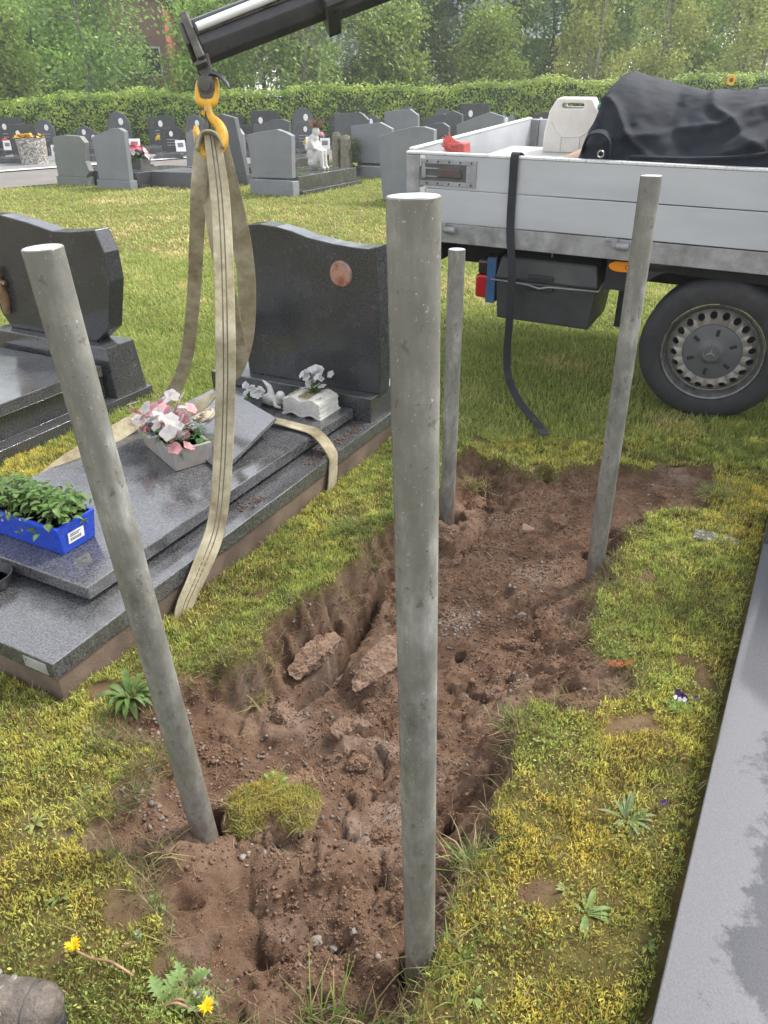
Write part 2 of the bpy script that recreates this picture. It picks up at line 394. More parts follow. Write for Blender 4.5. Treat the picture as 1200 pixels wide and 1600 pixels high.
def dat(x, y):
    i = np.clip(np.rint(np.interp(x, xs, np.arange(nx))), 0, nx-1).astype(int); j = np.clip(np.rint(np.interp(y, ys, np.arange(ny))), 0, ny-1).astype(int)
    return DM[j, i]
def z1(x, y): return float(zat(np.array([x]), np.array([y]))[0])

# frames of the graves and the truck
GA = Vector((-0.926, 1.577)); UG = Vector((.468, .8837)); VG = Vector((-.8837, .468)); GROT = -math.atan2(.468, .8837)
def G(s, t, z=0.0, o=GA): return Vector((o.x+UG.x*s+VG.x*t, o.y+UG.y*s+VG.y*t, z))
LO = Vector((-1.391, 3.893))                                    # left neighbour grave, rear right corner
# paved path and gravel plot beyond the lawn (structures)
P0 = gp(60, 291).xy; PD = (gp(520, 250).xy-P0).normalized(); PU = Vector((-PD.y, PD.x))
def strip_sheet(name, a, b, z, mat, l0=-30, l1=45):
    m = MB(); q = lambda u, v: (P0.x+PU.x*u+PD.x*v, P0.y+PU.y*u+PD.y*v, z)
    m.add([q(a, l0), q(a, l1), q(b, l1), q(b, l0)], [(0, 1, 2, 3)]); return struct(obj(name, m, mat))
kp = NT('path_pavers'); br = kp.n('TexBrick'); br.inputs['Scale'].default_value = 4.5; mp = kp.n('Mapping'); mp.inputs['Rotation'].default_value = (0, 0, GROT)
kp.l(kp.co(), mp.inputs[0]); kp.l(mp.outputs[0], br.inputs['Vector'])
br.inputs['Color1'].default_value = (.17, .155, .14, 1); br.inputs['Color2'].default_value = (.14, .13, .12, 1); br.inputs['Mortar'].default_value = (.10, .085, .07, 1)
kp.set(base=kp.mix(.5, br.outputs[0], kp.ramp(kp.noise(1.2, 6), [(.3, (.11, .10, .09)), (.7, (.19, .175, .16))])), rough=.9)
strip_sheet('path', 0, 3.6, .022, kp.m)
kg = NT('gravel'); v = kg.voro(22)
kg.set(base=kg.mix(.6, kg.ramp(v.outputs['Color'], [(.2, (.09, .09, .09)), (.8, (.30, .30, .295))]), kg.ramp(kg.noise(.8, 5), [(.3, (.11, .11, .11)), (.7, (.24, .235, .225))])), rough=.9)
kg.bump(v.outputs['Distance'], .6, .03)
strip_sheet('gravel_plot', 3.95, 60, .020, kg.m)
strip_sheet('kerb_strip', 3.6, 3.95, .05, plain('white_pebbles', (.55, .54, .52), .8, scale=30, var=.4, bump=.6))

# ---------------------------------------------------------------- turf, moss and soil pieces (nobody could count them)
def no_go(x, y):
    """places where nothing grows: under the monuments, on the dug soil"""
    bad = np.zeros(x.shape, bool)
    for o, s0, s1, t0, t1 in ((GA, -.012, 2.3, -.012, 1.03), (LO, -2.0, .2, 0, 1.0)):
        dx, dy = x-o.x, y-o.y; s = dx*UG.x+dy*UG.y; t = dx*VG.x+dy*VG.y
        bad |= (s > s0) & (s < s1) & (t > t0) & (t < t1)
    bad |= polysd(x, y, SLABR) > -.01
    return bad
_e0, _e1 = gp(1193, 850, .12).xy, gp(1018, 1600, .12).xy
_ed = (_e0-_e1).normalized(); _en = Vector((_ed.y, -_ed.x))
SLABR = [tuple(_e1-_ed*.9), tuple(_e0+_ed*.55), tuple(_e0+_ed*.55+_en*1.0), tuple(_e1-_ed*.9+_en*1.0)]
def inview(x, y, m=80):
    d = np.stack([x, y, np.full_like(x, -HC)], 1); F = d@np.array(CF); u = 600+FPX*(d@np.array(CR))/np.maximum(F, .05); v = 800-FPX*(d@np.array(CU))/np.maximum(F, .05)
    return (F > .1) & (u > -m*4) & (u < 1200+m*4) & (v > -50) & (v < 1600+m*3)
def blades(P, L, W, head, lean, bend, c0, c1):
    """bent grass blades: quad + tip"""
    n = len(P); hx, hy = np.cos(head), np.sin(head); sx, sy = -hy, hx
    def at_(f):
        off = L*(lean*f+bend*f*f); z = L*np.sqrt(np.maximum(.03, 1-(lean+bend*f)**2*.75))*f
        return np.stack([P[:, 0]+hx*off, P[:, 1]+hy*off, P[:, 2]+z], 1)
    b, m, t = at_(0.0), at_(.55), at_(1.0); side = np.stack([sx, sy, np.zeros(n)], 1)
    V = np.stack([b-side*W[:, None]/2, b+side*W[:, None]/2, m+side*W[:, None]*.42, m-side*W[:, None]*.42, t], 1).reshape(-1, 3)
    i = (np.arange(n)*5)[:, None]
    T = np.concatenate([i+np.array([[0, 1, 2]]), i+np.array([[0, 2, 3]]), i+np.array([[3, 2, 4]])], 0)
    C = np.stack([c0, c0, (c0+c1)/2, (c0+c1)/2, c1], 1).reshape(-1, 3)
    return V, T, C
def leaves(P, L, W, head, tilt, col):
    """small oval leaves (6-gon fans)"""
    n = len(P); h = np.stack([np.cos(head)*np.cos(tilt), np.sin(head)*np.cos(tilt), np.sin(tilt)], 1); s = np.stack([-np.sin(head), np.cos(head), np.zeros(n)], 1)
    pts = [P, P+h*(L*.35)[:, None]+s*(W*.5)[:, None], P+h*(L*.75)[:, None]+s*(W*.42)[:, None], P+h*L[:, None], P+h*(L*.75)[:, None]-s*(W*.42)[:, None], P+h*(L*.35)[:, None]-s*(W*.5)[:, None]]
    V = np.stack(pts, 1).reshape(-1, 3); i = (np.arange(n)*6)[:, None]
    T = np.concatenate([i+np.array([[0, 1, 2]]), i+np.array([[0, 2, 3]]), i+np.array([[0, 3, 4]]), i+np.array([[0, 4, 5]])], 0)
    return V, T, np.repeat(col, 6, 0)
def join(parts):
    V, T, C, o = [], [], [], 0
    for v, t, c in parts: V.append(v); T.append(t+o); C.append(c); o += len(v)
    return np.concatenate(V), np.concatenate(T), np.concatenate(C)
def lerpc(a, b, f): return np.array(a)[None]*(1-f)[:, None]+np.array(b)[None]*f[:, None]
def scatter(n, x0, x1, y0, y1, dirtmax=.35):
    x = rng.uniform(x0, x1, n); y = rng.uniform(y0, y1, n); k = inview(x, y); x, y = x[k], y[k]
    k = ~no_go(x, y) & (dat(x, y) < dirtmax+rng.uniform(-.2, .2, len(x))); x, y = x[k], y[k]
    return np.stack([x, y, zat(x, y)], 1)
U = rng.uniform
def moss_col(P):
    n = len(P); g = fbm(P[:, 0], P[:, 1], .35, 4, 101)*.75+fbm(P[:, 0], P[:, 1], .06, 2, 103)*.25; r = U(0, 1, n)
    gold, lime, green, brown = (.78, .66, .15), (.68, .69, .18), (.38, .47, .12), (.30, .20, .10)
    c = lerpc(green, lime, np.clip((g-.30)*5+(r-.5)*.6, 0, 1)); f = np.clip((g-.50)*6+(r-.5)*.9-.25*sstep(.3, .9, P[:, 0]), 0, 1); c = c*(1-f)[:, None]+np.array(gold)[None]*f[:, None]
    b = (U(0, 1, n) < .10+.25*(fbm(P[:, 0], P[:, 1], .12, 3, 107) > .62)); c[b] = np.array(brown); return c*(U(.6, 1.3, n)*(.65+.7*fbm(P[:, 0], P[:, 1], .05, 2, 109)))[:, None]
turf_leaf = leafmat('turf_leaves', .45)
# moss carpet near the pit
P = scatter(1450000, -1.9, 2.1, .18, 3.5); n = len(P)
dens = fbm(P[:, 0], P[:, 1], .14, 3, 111); fine = fbm(P[:, 0], P[:, 1], .035, 2, 113); P = P[U(0, 1, n) < (sstep(.34, .52, dens)*.6+.4)*(.4+.6*sstep(.38, .55, fine))]; n = len(P); P[:, 2] += .010*sstep(.4, .7, fbm(P[:, 0], P[:, 1], .035, 2, 113))
dist = np.hypot(P[:, 0], P[:, 1]); c = moss_col(P)
def shoots(P, L, W, col):
    n = len(P); a, b = U(0, 6.28, n), U(0, 6.28, n); tl = U(0, .95, n); s = np.stack([np.cos(a), np.sin(a), np.zeros(n)], 1)*W[:, None]/2; t = np.stack([np.cos(b)*tl, np.sin(b)*tl, np.sqrt(1-tl*tl*.9)], 1)*L[:, None]
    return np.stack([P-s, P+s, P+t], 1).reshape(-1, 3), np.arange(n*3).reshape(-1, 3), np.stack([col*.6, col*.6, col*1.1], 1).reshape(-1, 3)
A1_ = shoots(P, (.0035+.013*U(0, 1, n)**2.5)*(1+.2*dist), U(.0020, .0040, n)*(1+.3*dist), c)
# little leaves (chickweed, clover, parsley-piert)
P = scatter(140000, -1.9, 2.1, .18, 3.5); n = len(P); dens = fbm(P[:, 0], P[:, 1], .22, 3, 121)
right = sstep(.2, .6, P[:, 0]); P = P[U(0, 1, n) < sstep(.47, .60, dens)*(.35+.65*right)+.06]; n = len(P); P[:, 2] += U(.004, .018, n)
c = lerpc((.20, .29, .07), (.46, .50, .15), U(0, 1, n)); y_ = U(0, 1, n) < .12; c[y_] = np.array((.33, .28, .06)); c *= U(.6, 1.25, n)[:, None]
A2_ = leaves(P, U(.004, .010, n), U(.003, .006, n), U(0, 6.28, n), U(-.2, 1.3, n), c)
# longer grass blades
P = scatter(80000, -1.9, 2.1, .18, 3.6); n = len(P); dens = fbm(P[:, 0], P[:, 1], .30, 3, 131); P = P[U(0, 1, n) < sstep(.40, .62, dens)*.8+.10]; n = len(P)
straw = U(0, 1, n) < .30; c = lerpc((.13, .21, .04), (.28, .34, .08), U(0, 1, n)); c[straw] = lerpc((.30, .24, .10), (.42, .36, .18), U(0, 1, straw.sum()))
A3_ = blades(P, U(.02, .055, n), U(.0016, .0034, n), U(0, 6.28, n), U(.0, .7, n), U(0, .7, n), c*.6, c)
# dry grass hanging over the cut edge
x = U(-1.0, 1.3, 260000); y = U(.5, 3.3, 260000); k_ = (~no_go(x, y)) & inview(x, y); x, y = x[k_], y[k_]; s_ = dirt_sd(x, y); k_ = (s_ > -.03) & (s_ < .040); x, y = x[k_], y[k_]
k_ = U(0, 1, len(x)) < .16+.5*(fbm(x, y, .12, 2, 141) > .55); x, y = x[k_], y[k_]
P = np.stack([x, y, zat(x, y)+.004], 1); n = len(P); c = lerpc((.16, .11, .06), (.40, .33, .16), U(0, 1, n)); g_ = U(0, 1, n) < .3; c[g_] = np.array((.10, .16, .03))
A4_ = blades(P, U(.02, .06, n), U(.0011, .0024, n), U(0, 6.28, n), U(.3, 1.0, n), U(0, .5, n), c*.8, c)
V_, T_, C_ = join([A1_, A2_, A3_, A4_])
stuff(obj('moss_turf', fastmesh('moss_turf', V_, T_, turf_leaf, C_), None), 'yellow green mossy turf around the dug pit', 'turf')
# lawn running back to the paved path
parts = []
for (n, y0, y1, hw, L0, L1, W0, W1) in ((180000, 3.3, 5.2, 3.5, .025, .055, .003, .006), (150000, 5.0, 8.5, 5.3, .025, .055, .006, .010), (165000, 8.3, 22, 11.5, .03, .055, .013, .022)):
    P = scatter(n, -hw, hw, y0, y1); 
    pv = (P[:, 0]-P0.x)*PU.x+(P[:, 1]-P0.y)*PU.y; P = P[pv < 0]; n = len(P)
    g = fbm(P[:, 0], P[:, 1], 1.1, 4, 151)*.6+fbm(P[:, 0], P[:, 1], .25, 3, 155)*.4; r = U(0, 1, n)
    c = lerpc((.27, .35, .075), (.50, .53, .16), np.clip((g-.3)*2.2+(r-.5)*.5, 0, 1)); f = np.clip((g-.56)*7+(r-.62)*.9, 0, 1)
    c = c*(1-f)[:, None]+np.array((.70, .60, .27))[None]*f[:, None]; c *= U(.7, 1.25, n)[:, None]
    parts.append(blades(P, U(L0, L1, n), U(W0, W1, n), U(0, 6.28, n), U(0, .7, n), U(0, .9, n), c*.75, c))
V_, T_, C_ = join(parts)
stuff(obj('lawn_grass', fastmesh('lawn_grass', V_, T_, turf_leaf, C_), None), 'short yellowing lawn grass behind the pit and under the truck', 'grass')

# soil crumbs and pebbles on the pit floor
def lumps(P, R, seed, squash=.75):
    ph = (1+5**.5)/2; ico = np.array([(-1, ph, 0), (1, ph, 0), (-1, -ph, 0), (1, -ph, 0), (0, -1, ph), (0, 1, ph), (0, -1, -ph), (0, 1, -ph), (ph, 0, -1), (ph, 0, 1), (-ph, 0, -1), (-ph, 0, 1)])/1.902
    fc = np.array([(0, 11, 5), (0, 5, 1), (0, 1, 7), (0, 7, 10), (0, 10, 11), (1, 5, 9), (5, 11, 4), (11, 10, 2), (10, 7, 6), (7, 1, 8), (3, 9, 4), (3, 4, 2), (3, 2, 6), (3, 6, 8), (3, 8, 9), (4, 9, 5), (2, 4, 11), (6, 2, 10), (8, 6, 7), (9, 8, 1)])
    r_ = np.random.default_rng(seed); n = len(P); A = ico[None]*r_.uniform(.65, 1.3, (n, 12, 1)); A = A*r_.uniform(.6, 1.25, (n, 1, 3)); A[:, :, 2] *= squash
    w = r_.uniform(0, 6.28, n); X = A[:, :, 0]*np.cos(w)[:, None]-A[:, :, 1]*np.sin(w)[:, None]; Y = A[:, :, 0]*np.sin(w)[:, None]+A[:, :, 1]*np.cos(w)[:, None]
    V = np.stack([X, Y, A[:, :, 2]], 2)*R[:, None, None]+P[:, None, :]
    T = (np.arange(n)*12)[:, None, None]+fc[None]
    return V.reshape(-1, 3), T.reshape(-1, 3)
def octs(P, R, seed):
    r_ = np.random.default_rng(seed); n = len(P); A = np.array([(1, 0, 0), (0, 1, 0), (-1, 0, 0), (0, -1, 0), (0, 0, 1), (0, 0, -1)], float)[None]*r_.uniform(.55, 1.4, (n, 6, 1))+r_.normal(0, .15, (n, 6, 3))
    w = r_.uniform(0, 6.28, n); X = A[:, :, 0]*np.cos(w)[:, None]-A[:, :, 1]*np.sin(w)[:, None]; Y = A[:, :, 0]*np.sin(w)[:, None]+A[:, :, 1]*np.cos(w)[:, None]
    V = np.stack([X, Y, A[:, :, 2]*.8], 2)*R[:, None, None]+P[:, None, :]; fc = np.array([(0, 1, 4), (1, 2, 4), (2, 3, 4), (3, 0, 4), (1, 0, 5), (2, 1, 5), (3, 2, 5), (0, 3, 5)])
    return V.reshape(-1, 3), ((np.arange(n)*6)[:, None, None]+fc[None]).reshape(-1, 3)
def soilpts(n, thr=.75):
    x = U(-1.1, 1.7, n); y = U(.4, 3.3, n); k_ = inview(x, y) & (dat(x, y) > thr) & ~no_go(x, y); x, y = x[k_], y[k_]; return np.stack([x, y, zat(x, y)], 1)
P = soilpts(60000); f = fbm(P[:, 0], P[:, 1], .18, 3, 171); P = P[U(0, 1, len(P)) < sstep(.42, .62, f)*.8+.08]; n = len(P)
R = np.exp(U(math.log(.0018), math.log(.0065), n)); big = U(0, 1, n) < .02; R[big] *= 2.0
P[:, 2] += R*.3; V_, T_ = lumps(P, R, 5)
c = lerpc((.07, .039, .025), (.23, .142, .095), U(0, 1, n)**1.3); C_ = np.repeat(c, 12, 0)
ks = NT('soil_crumb'); ks.set(base=ks.mix(.5, ks.attr('Col').outputs['Color'], ks.ramp(ks.noise(120, 5, .7), [(.3, (.07, .039, .025)), (.7, (.23, .142, .095))])), rough=.95, spec=.15); ks.bump(ks.noise(350, 4), .5, .004)
P2 = soilpts(230000, .6); f = fbm(P2[:, 0], P2[:, 1], .10, 3, 173); P2 = P2[U(0, 1, len(P2)) < sstep(.36, .60, f)*.75+.12]; n2 = len(P2); R2 = np.exp(U(math.log(.0010), math.log(.0036), n2)); V2, T2 = octs(P2, R2, 6)
c2 = lerpc((.07, .039, .025), (.28, .18, .125), U(0, 1, n2)**1.3); C2 = np.repeat(c2, 6, 0); T_ = np.concatenate([T_, T2+len(V_)]); V_ = np.concatenate([V_, V2]); C_ = np.concatenate([C_, C2])
stuff(obj('soil_crumbs', fastmesh('soil_crumbs', V_, T_, ks.m, C_), None), 'loose brown soil crumbs lying in the pit', 'soil')
P = soilpts(9000); f = fbm(P[:, 0], P[:, 1], .16, 2, 181); P = P[U(0, 1, len(P)) < sstep(.57, .70, f)*.6+.03]
for a, b, nn, sp in ((720, 950, 110, .09), (230, 1270, 24, .06), (470, 960, 40, .06), (480, 985, 30, .04), (800, 1040, 30, .06), (270, 1150, 60, .06), (640, 1140, 30, .06)):
    q = gp(a, b, -.06); e = rng.normal(0, sp*.5, (nn, 2)); xx, yy = q.x+e[:, 0]*1.2, q.y+e[:, 1]; P = np.concatenate([P, np.stack([xx, yy, zat(xx, yy)], 1)])
n = len(P); R = np.exp(U(math.log(.003), math.log(.0085), n)); P[:, 2] += R*.35; V_, T_ = lumps(P, R, 9)
c = lerpc((.09, .07, .058), (.27, .235, .205), U(0, 1, n)**1.5); C_ = np.repeat(c, 12, 0)
kb = NT('pebble'); kb.set(base=kb.mix(.35, kb.attr('Col').outputs['Color'], kb.ramp(kb.noise(200, 4), [(.3, (.09, .062, .047)), (.7, (.22, .185, .155))])), rough=.8)
stuff(obj('pebbles', fastmesh('pebbles', V_, T_, kb.m, C_), None), 'small grey pebbles strewn over the dug soil', 'gravel')

# ---------------------------------------------------------------- shared materials
def galv():
    k = NT('galvanised_steel'); b = k.noise(16, 7, .68, stretch=(1, 1, .45)); sp = k.noise(170, 3, .6); st = k.noise(40, 4, .6, stretch=(1, 1, .05))
    col = k.ramp(b, [(.30, (.085, .085, .072)), (.45, (.18, .178, .157)), (.56, (.25, .247, .222)), (.70, (.39, .388, .36))])
    col = k.mix(k.ramp(k.noise(9, 6, .7, stretch=(1, 1, .5)), [(.40, (.5,)*3), (.55, (0, 0, 0))]), col, (.13, .128, .108))
    col = k.mix(k.ramp(st, [(.45, (0, 0, 0)), (.62, (.5,)*3)]), col, (.15, .145, .125))
    col = k.mix(k.ramp(sp, [(.66, (0, 0, 0)), (.71, (.8,)*3)]), col, (.46, .46, .45))
    col = k.mix(k.ramp(k.noise(60, 2, .5), [(.66, (0, 0, 0)), (.72, (.6,)*3)]), col, (.08, .075, .062))
    sx = k.n('SeparateXYZ'); k.l(k.co(), sx.inputs[0]); mr = k.n('MapRange'); mr.inputs[1].default_value = .72; mr.inputs[2].default_value = .28; k.l(sx.outputs[2], mr.inputs[0])
    md = k.mix(1.0, mr.outputs[0], k.ramp(k.noise(28, 7, .75, stretch=(1, 1, .6)), [(.42, (0, 0, 0)), (.62, (.85,)*3)]), 'MULTIPLY'); col = k.mix(md, col, (.13, .085, .06))
    k.set(base=col, metal=.25, rough=k.ramp(k.noise(25, 5), [(.3, (.45,)*3), (.7, (.68,)*3)]), spec=.45); k.bump(k.noise(120, 5), .22, .003); return k.m
M_GALV = galv(); M_GCUT = plain('bright_cut_steel', (.55, .56, .56), .42, .35, var=.2, scale=60)
M_GRAN = granite('dark_granite_polished', (.008, .009, .010), (.095, .095, .10), .09, 420, ior=1.7)
M_GRANTOP = granite('grey_granite_slab', (.012, .012, .014), (.135, .135, .14), .07, 380, dirt=(.022, .02, .018), ior=1.95)
M_GRANHS = granite('black_granite_headstone', (.008, .009, .010), (.070, .073, .077), .10, 380)
M_GRANR = granite('pale_granite_slab', (.030, .030, .034), (.10, .10, .108), .05, 700, wet=False, ior=1.62)
M_BACK = granite('sawn_granite_back', (.12, .128, .138), (.22, .232, .25), .6, 260, wet=False)
M_BACK2 = granite('greenish_granite_back', (.10, .108, .098), (.19, .20, .185), .65, 240, wet=False)
M_BACK3 = granite('charcoal_granite_back', (.035, .038, .04), (.11, .115, .12), .45, 260, wet=False)
M_CONC = plain('soiled_concrete', (.125, .088, .063), .9, var=.4, scale=9, bump=.6, bscale=140, dirt=(.075, .05, .036))
M_WHITE = plain('weathered_white_stone', (.52, .51, .48), .7, var=.15, scale=30, bump=.3, dirt=(.40, .38, .33))
M_BLACKPL = plain('black_plastic', (.022, .023, .025), .45, var=.2, scale=20, bump=.1)
M_YEL = plain('yellow_hook_paint', (.62, .33, .015), .42, var=.18, scale=35, bump=.12, dirt=(.20, .12, .03))
M_STEELD = plain('dirty_dark_steel', (.10, .095, .085), .5, .6, var=.35, scale=30, bump=.25, dirt=(.05, .04, .03))

# ---------------------------------------------------------------- the four steel posts
def post(bpx, tpx, zb, label, r=.0302):
    b = gp(*bpx, zb); n = Vector((b.x, b.y, 0)).normalized(); t = onplane(*tpx, b, n); ax = (t-b).normalized(); L = (t-b).length+.30
    o = thing('steel_post', label, 'post', b-ax*.30, 0, 'galvanised posts standing round the pit'); o.rotation_euler = ax.to_track_quat('Z', 'Y').to_euler()
    m = MB(); m.lathe([(r, 0), (r, L-.0015), (r-.0015, L)], 44, cap=False); obj('tube', m, M_GALV, o, sm=35)
    m = MB(); w0 = -1.25
    for a in (w0, w0+.02): pass
    m.tube([(r*math.cos(w0)*.994, r*math.sin(w0)*.994, .0), (r*math.cos(w0)*.994, r*math.sin(w0)*.994, L-.01)], .0012, 6); obj('weld_seam', m, M_GALV, o, sm=60)
    m = MB(); m.lathe([(.001, L-.0022), (r-.0016, L-.0022), (r-.0016, L-.0004), (.001, L-.0002)], 36); obj('end_cap', m, M_GCUT, o)
    return o
post((656, 1512), (646, 305), -.06, 'tall steel post in the soil beside the mossy strip by the pale slab')
post((318, 1296), (66, 386), -.04, 'leaning steel post between the turf clod and the plantain')
post((698, 818), (714, 389), -.09, 'short steel post at the far end of the pit next to the grave')
post((929, 893), (1018, 274), -.05, 'steel post leaning in a hole in front of the truck')

# ---------------------------------------------------------------- the grave being lifted
def lxy(s, t): return (-t, s)                                    # grave-local x,y
def fpl(px, py, s, o=GA):                                        # pixel -> (t, z) on the upright plane at s
    P = G(s, 0, 0, o); q = onplane(px, py, P, Vector((UG.x, UG.y, 0))); d = q.xy-o; return d.dot(VG), q.z
def gl(px, py, z, o=GA):                                         # pixel -> (s, t) at height z
    d = gp(px, py, z).xy-o; return d.dot(UG), d.dot(VG)
g = thing('granite_grave', 'grey granite grave with headstone, lifting sling round its plinth', 'grave', (GA.x, GA.y, 0), GROT)
m = MB(); m.box(-1.0, 0, 0, 2.28, -.12, .082); obj('concrete_base', m, M_CONC, g, .004)
m = MB(); m.box(-1.005, .006, -.006, 2.24, .084, .142); obj('plinth', m, M_GRANTOP, g, .003)
m = MB(); m.box(-.86, -.14, .275, 1.86, .142, .160); obj('riser', m, M_GRAN, g)
m = MB(); m.box(-.89, -.108, .243, 1.885, .160, .206); cs = obj('cover_slab', m, M_GRANTOP, g, .004)
m = MB(); m.box(-.97, -.02, 1.90, 2.20, .142, .262); obj('headstone_foot', m, M_GRAN, g, .004)
S_HS = 1.97
out = [fpl(a, b, S_HS) for a, b in ((588, 386), (575, 389), (555, 387), (520, 381), (480, 371), (455, 361), (430, 354), (405, 350), (385, 351), (366, 358))]
out = [(-t, z) for t, z in out]
ol = [(out[0][0]+.006, .262), *[(out[0][0]+.012, .45), (out[0][0]+.010, .7)], *out, (out[-1][0]-.012, .7), (out[-1][0], .262)]
m = MB(); m.prism(ol[::-1][::-1], S_HS, S_HS+.10); hs_ = obj('headstone', m, M_GRANHS, g, .004)
m = MB(); pc = fpl(533, 428, S_HS); m.lathe([(.001, -.012), (.052, -.012), (.058, -.004), (.058, .0)], 28, 'y', (-pc[0], S_HS, pc[1]))
k = NT('porcelain_portrait'); k.set(base=k.ramp(k.noise(14, 3), [(.35, (.20, .07, .05)), (.5, (.36, .20, .15)), (.68, (.16, .15, .15))]), rough=.15)
obj('portrait_medallion', m, k.m, hs_, sm=40)
m = MB(); m.box(-.115, -.02, -.0085, -.0062, .094, .132); obj('nameplate', m, plain('brushed_plate', (.42, .43, .44), .35, .5), g, .001)

# dry leaf litter on the ledge of the plinth
P = []
for i in range(900):
    s_ = rng.uniform(.35, 1.86); t_ = rng.normal(.052, .018)
    if .004 < t_ < .105 and vnoise(np.array([s_*9]), np.array([1.3]), 8)[0] > .42: q = G(s_, t_, .1445); P.append(q[:])
P = np.array(P); n = len(P); V_, T_ = lumps(P, np.exp(U(math.log(.002), math.log(.006), n)), 21, .5)
c = lerpc((.035, .022, .016), (.11, .075, .055), U(0, 1, n)); stuff(obj('leaf_litter', fastmesh('leaf_litter', V_, T_, ks.m, np.repeat(c, 12, 0)), None), 'brown crumbs of litter along the granite ledge of the grave', 'litter')

# ---------------------------------------------------------------- leaves and flowers helper
LEAFM = leafmat('plant_leaves', .3, .45)
def leafblade(m, base, head, L, W, up=.6, droop=.8, segs=5, fold=.15):
    """one leaf added to an MB: a curved, keeled blade"""
    b = Vector(base); h = Vector((math.cos(head), math.sin(head), 0)); s = Vector((-h.y, h.x, 0)); vs, fs = [], []
    for i in range(segs+1):
        f = i/segs; w = W*math.sin(math.pi*min(1, f*.93+.07))**.8*.5 if i < segs else .0005
        p = b+h*(L*f*(1-.12*f))+Vector((0, 0, 1))*(L*(up*f-droop*f*f)); k_ = Vector((0, 0, fold*w*2))
        vs += [tuple(p-s*w+k_), tuple(p), tuple(p+s*w+k_)]
    for i in range(segs):
        a = i*3; fs += [(a, a+1, a+4, a+3), (a+1, a+2, a+5, a+4)]
    m.add(vs, fs); return m
def vmat(name, c, trans=.3, var=.35, rough=.5, scale=40):
    if name in MATS: return MATS[name]
    k = NT(name); col = k.ramp(k.noise(scale, 4), [(.3, tuple(v*(1-var) for v in c)), (.7, tuple(min(1, v*(1+var)) for v in c))]); k.set(base=col, rough=rough, spec=.3)
    tr = k.n('BsdfTranslucent'); k.l(col, tr.inputs[0]); mx = k.n('MixShader'); mx.inputs[0].default_value = trans
    k.l(k.b.outputs[0], mx.inputs[1]); k.l(tr.outputs[0], mx.inputs[2]); k.l(mx.outputs[0], k.out.inputs[0]); MATS[name] = k.m; return k.m
def flower(m, c, R, petals=5, up=(0, 0, 1), curl=.35, seed=0):
    r_ = random.Random(seed); up = Vector(up).normalized(); a = up.orthogonal().normalized(); b = up.cross(a); c = Vector(c)
    for k_ in range(petals):
        w = 2*math.pi*k_/petals+r_.uniform(-.2, .2); d = a*math.cos(w)+b*math.sin(w); s = up.cross(d); L = R*r_.uniform(.85, 1.15); vs, fs = [], []
        for i in range(4):
            f = i/3; ww = L*.55*math.sin(math.pi*(f*.8+.15)); p = c+d*L*f+up*(curl*L*f*(1-f*.8))
            vs += [tuple(p-s*ww), tuple(p+up*ww*-.15), tuple(p+s*ww)]
        for i in range(3): q = i*3; fs += [(q, q+1, q+4, q+3), (q+1, q+2, q+5, q+4)]
        m.add(vs, fs)
SLABZ = .2065
# blue trough planter
s0, t0 = gl(100, 868, SLABZ); s1, t1 = gl(143, 835, SLABZ)
pl = thing('blue_planter', 'bright blue plastic trough with trailing green plants on the grave slab', 'planter', G(s0, t0, SLABZ), GROT)
wS, lT, hh = .135, .42, .105
m = MB(); e = .012
m.frustum((-lT, 0, 0, wS), (-lT-e, e, -e, wS+e), 0, hh); m.frustum((-lT-e+.006, e-.006, -e+.006, wS+e-.006), (-lT+.01, -.01, .01, wS-.01), hh, hh-.02)
obj('trough', m, plain('blue_plastic', (.004, .045, .42), .35, var=.08, scale=10, bump=.05), pl, .004)
m = MB(); m.box(-lT-e-.004, e+.004, -e-.004, -e+.006, hh-.012, hh+.002); obj('rim', m, MATS['blue_plastic'], pl, .002)
m = MB(); m.box(-lT+.01, -.01, .01, wS-.01, hh-.03, hh-.012); obj('soil', m, plain('potting_soil', (.03, .02, .014), .95, scale=60, bump=.8), pl)
m = MB(); m.M = Matrix.Translation((e*.72, wS*.42, .052)) @ Matrix.Rotation(rad(7), 4, 'Y'); m.box(0, .0015, -.032, .032, -.02, .02); lb = obj('price_label', m, plain('label_paper', (.75, .75, .74), .6, var=.04), pl)
m = MB(); m.M = Matrix.Translation((e*.72+.0017, wS*.42, .052)) @ Matrix.Rotation(rad(7), 4, 'Y')
for i in range(14): m.box(0, .0003, -.024+i*.0032, -.024+i*.0032+(.0012 if i % 3 else .002), -.013, -.002)
m.box(0, .0003, -.024, .010, .004, .007); m.box(0, .0003, -.024, .018, .010, .013); obj('label_print', m, plain('print_ink', (.06, .06, .07), .6), lb)
mA, mB_ = MB(), MB(); r_ = random.Random(3)
for i in range(520):
    x = r_.uniform(-lT, .02); y = r_.gauss(wS*.5, .05); top = hh+r_.uniform(.0, .085)*(1-abs(y-wS*.5)/.2)
    if y < -.015 or x > 0:
        if r_.random() < .6: continue
        top -= r_.uniform(.0, .05)
    leafblade(mA if r_.random() < .6 else mB_, (x, y, top), r_.uniform(0, 6.28), r_.uniform(.022, .042), r_.uniform(.013, .024), r_.uniform(-.2, .6), r_.uniform(.2, .9), 4)
obj('foliage', mA, vmat('planter_leaf_green', (.10, .19, .04)), pl, sm=60); obj('foliage', mB_, vmat('planter_leaf_pale', (.17, .25, .085)), pl, sm=60)
m = MB()
for i in range(70):
    x = r_.uniform(-lT, .015); y = r_.uniform(-.02, wS); m.tube([(x, wS*.5, hh-.015), (x+r_.uniform(-.02, .02), (y+wS*.5)/2, hh+.04), (x+r_.uniform(-.03, .03), y, hh+r_.uniform(-.03, .07))], .0011, 4)
obj('stems', m, vmat('planter_stem', (.13, .17, .06)), pl)
m = MB()
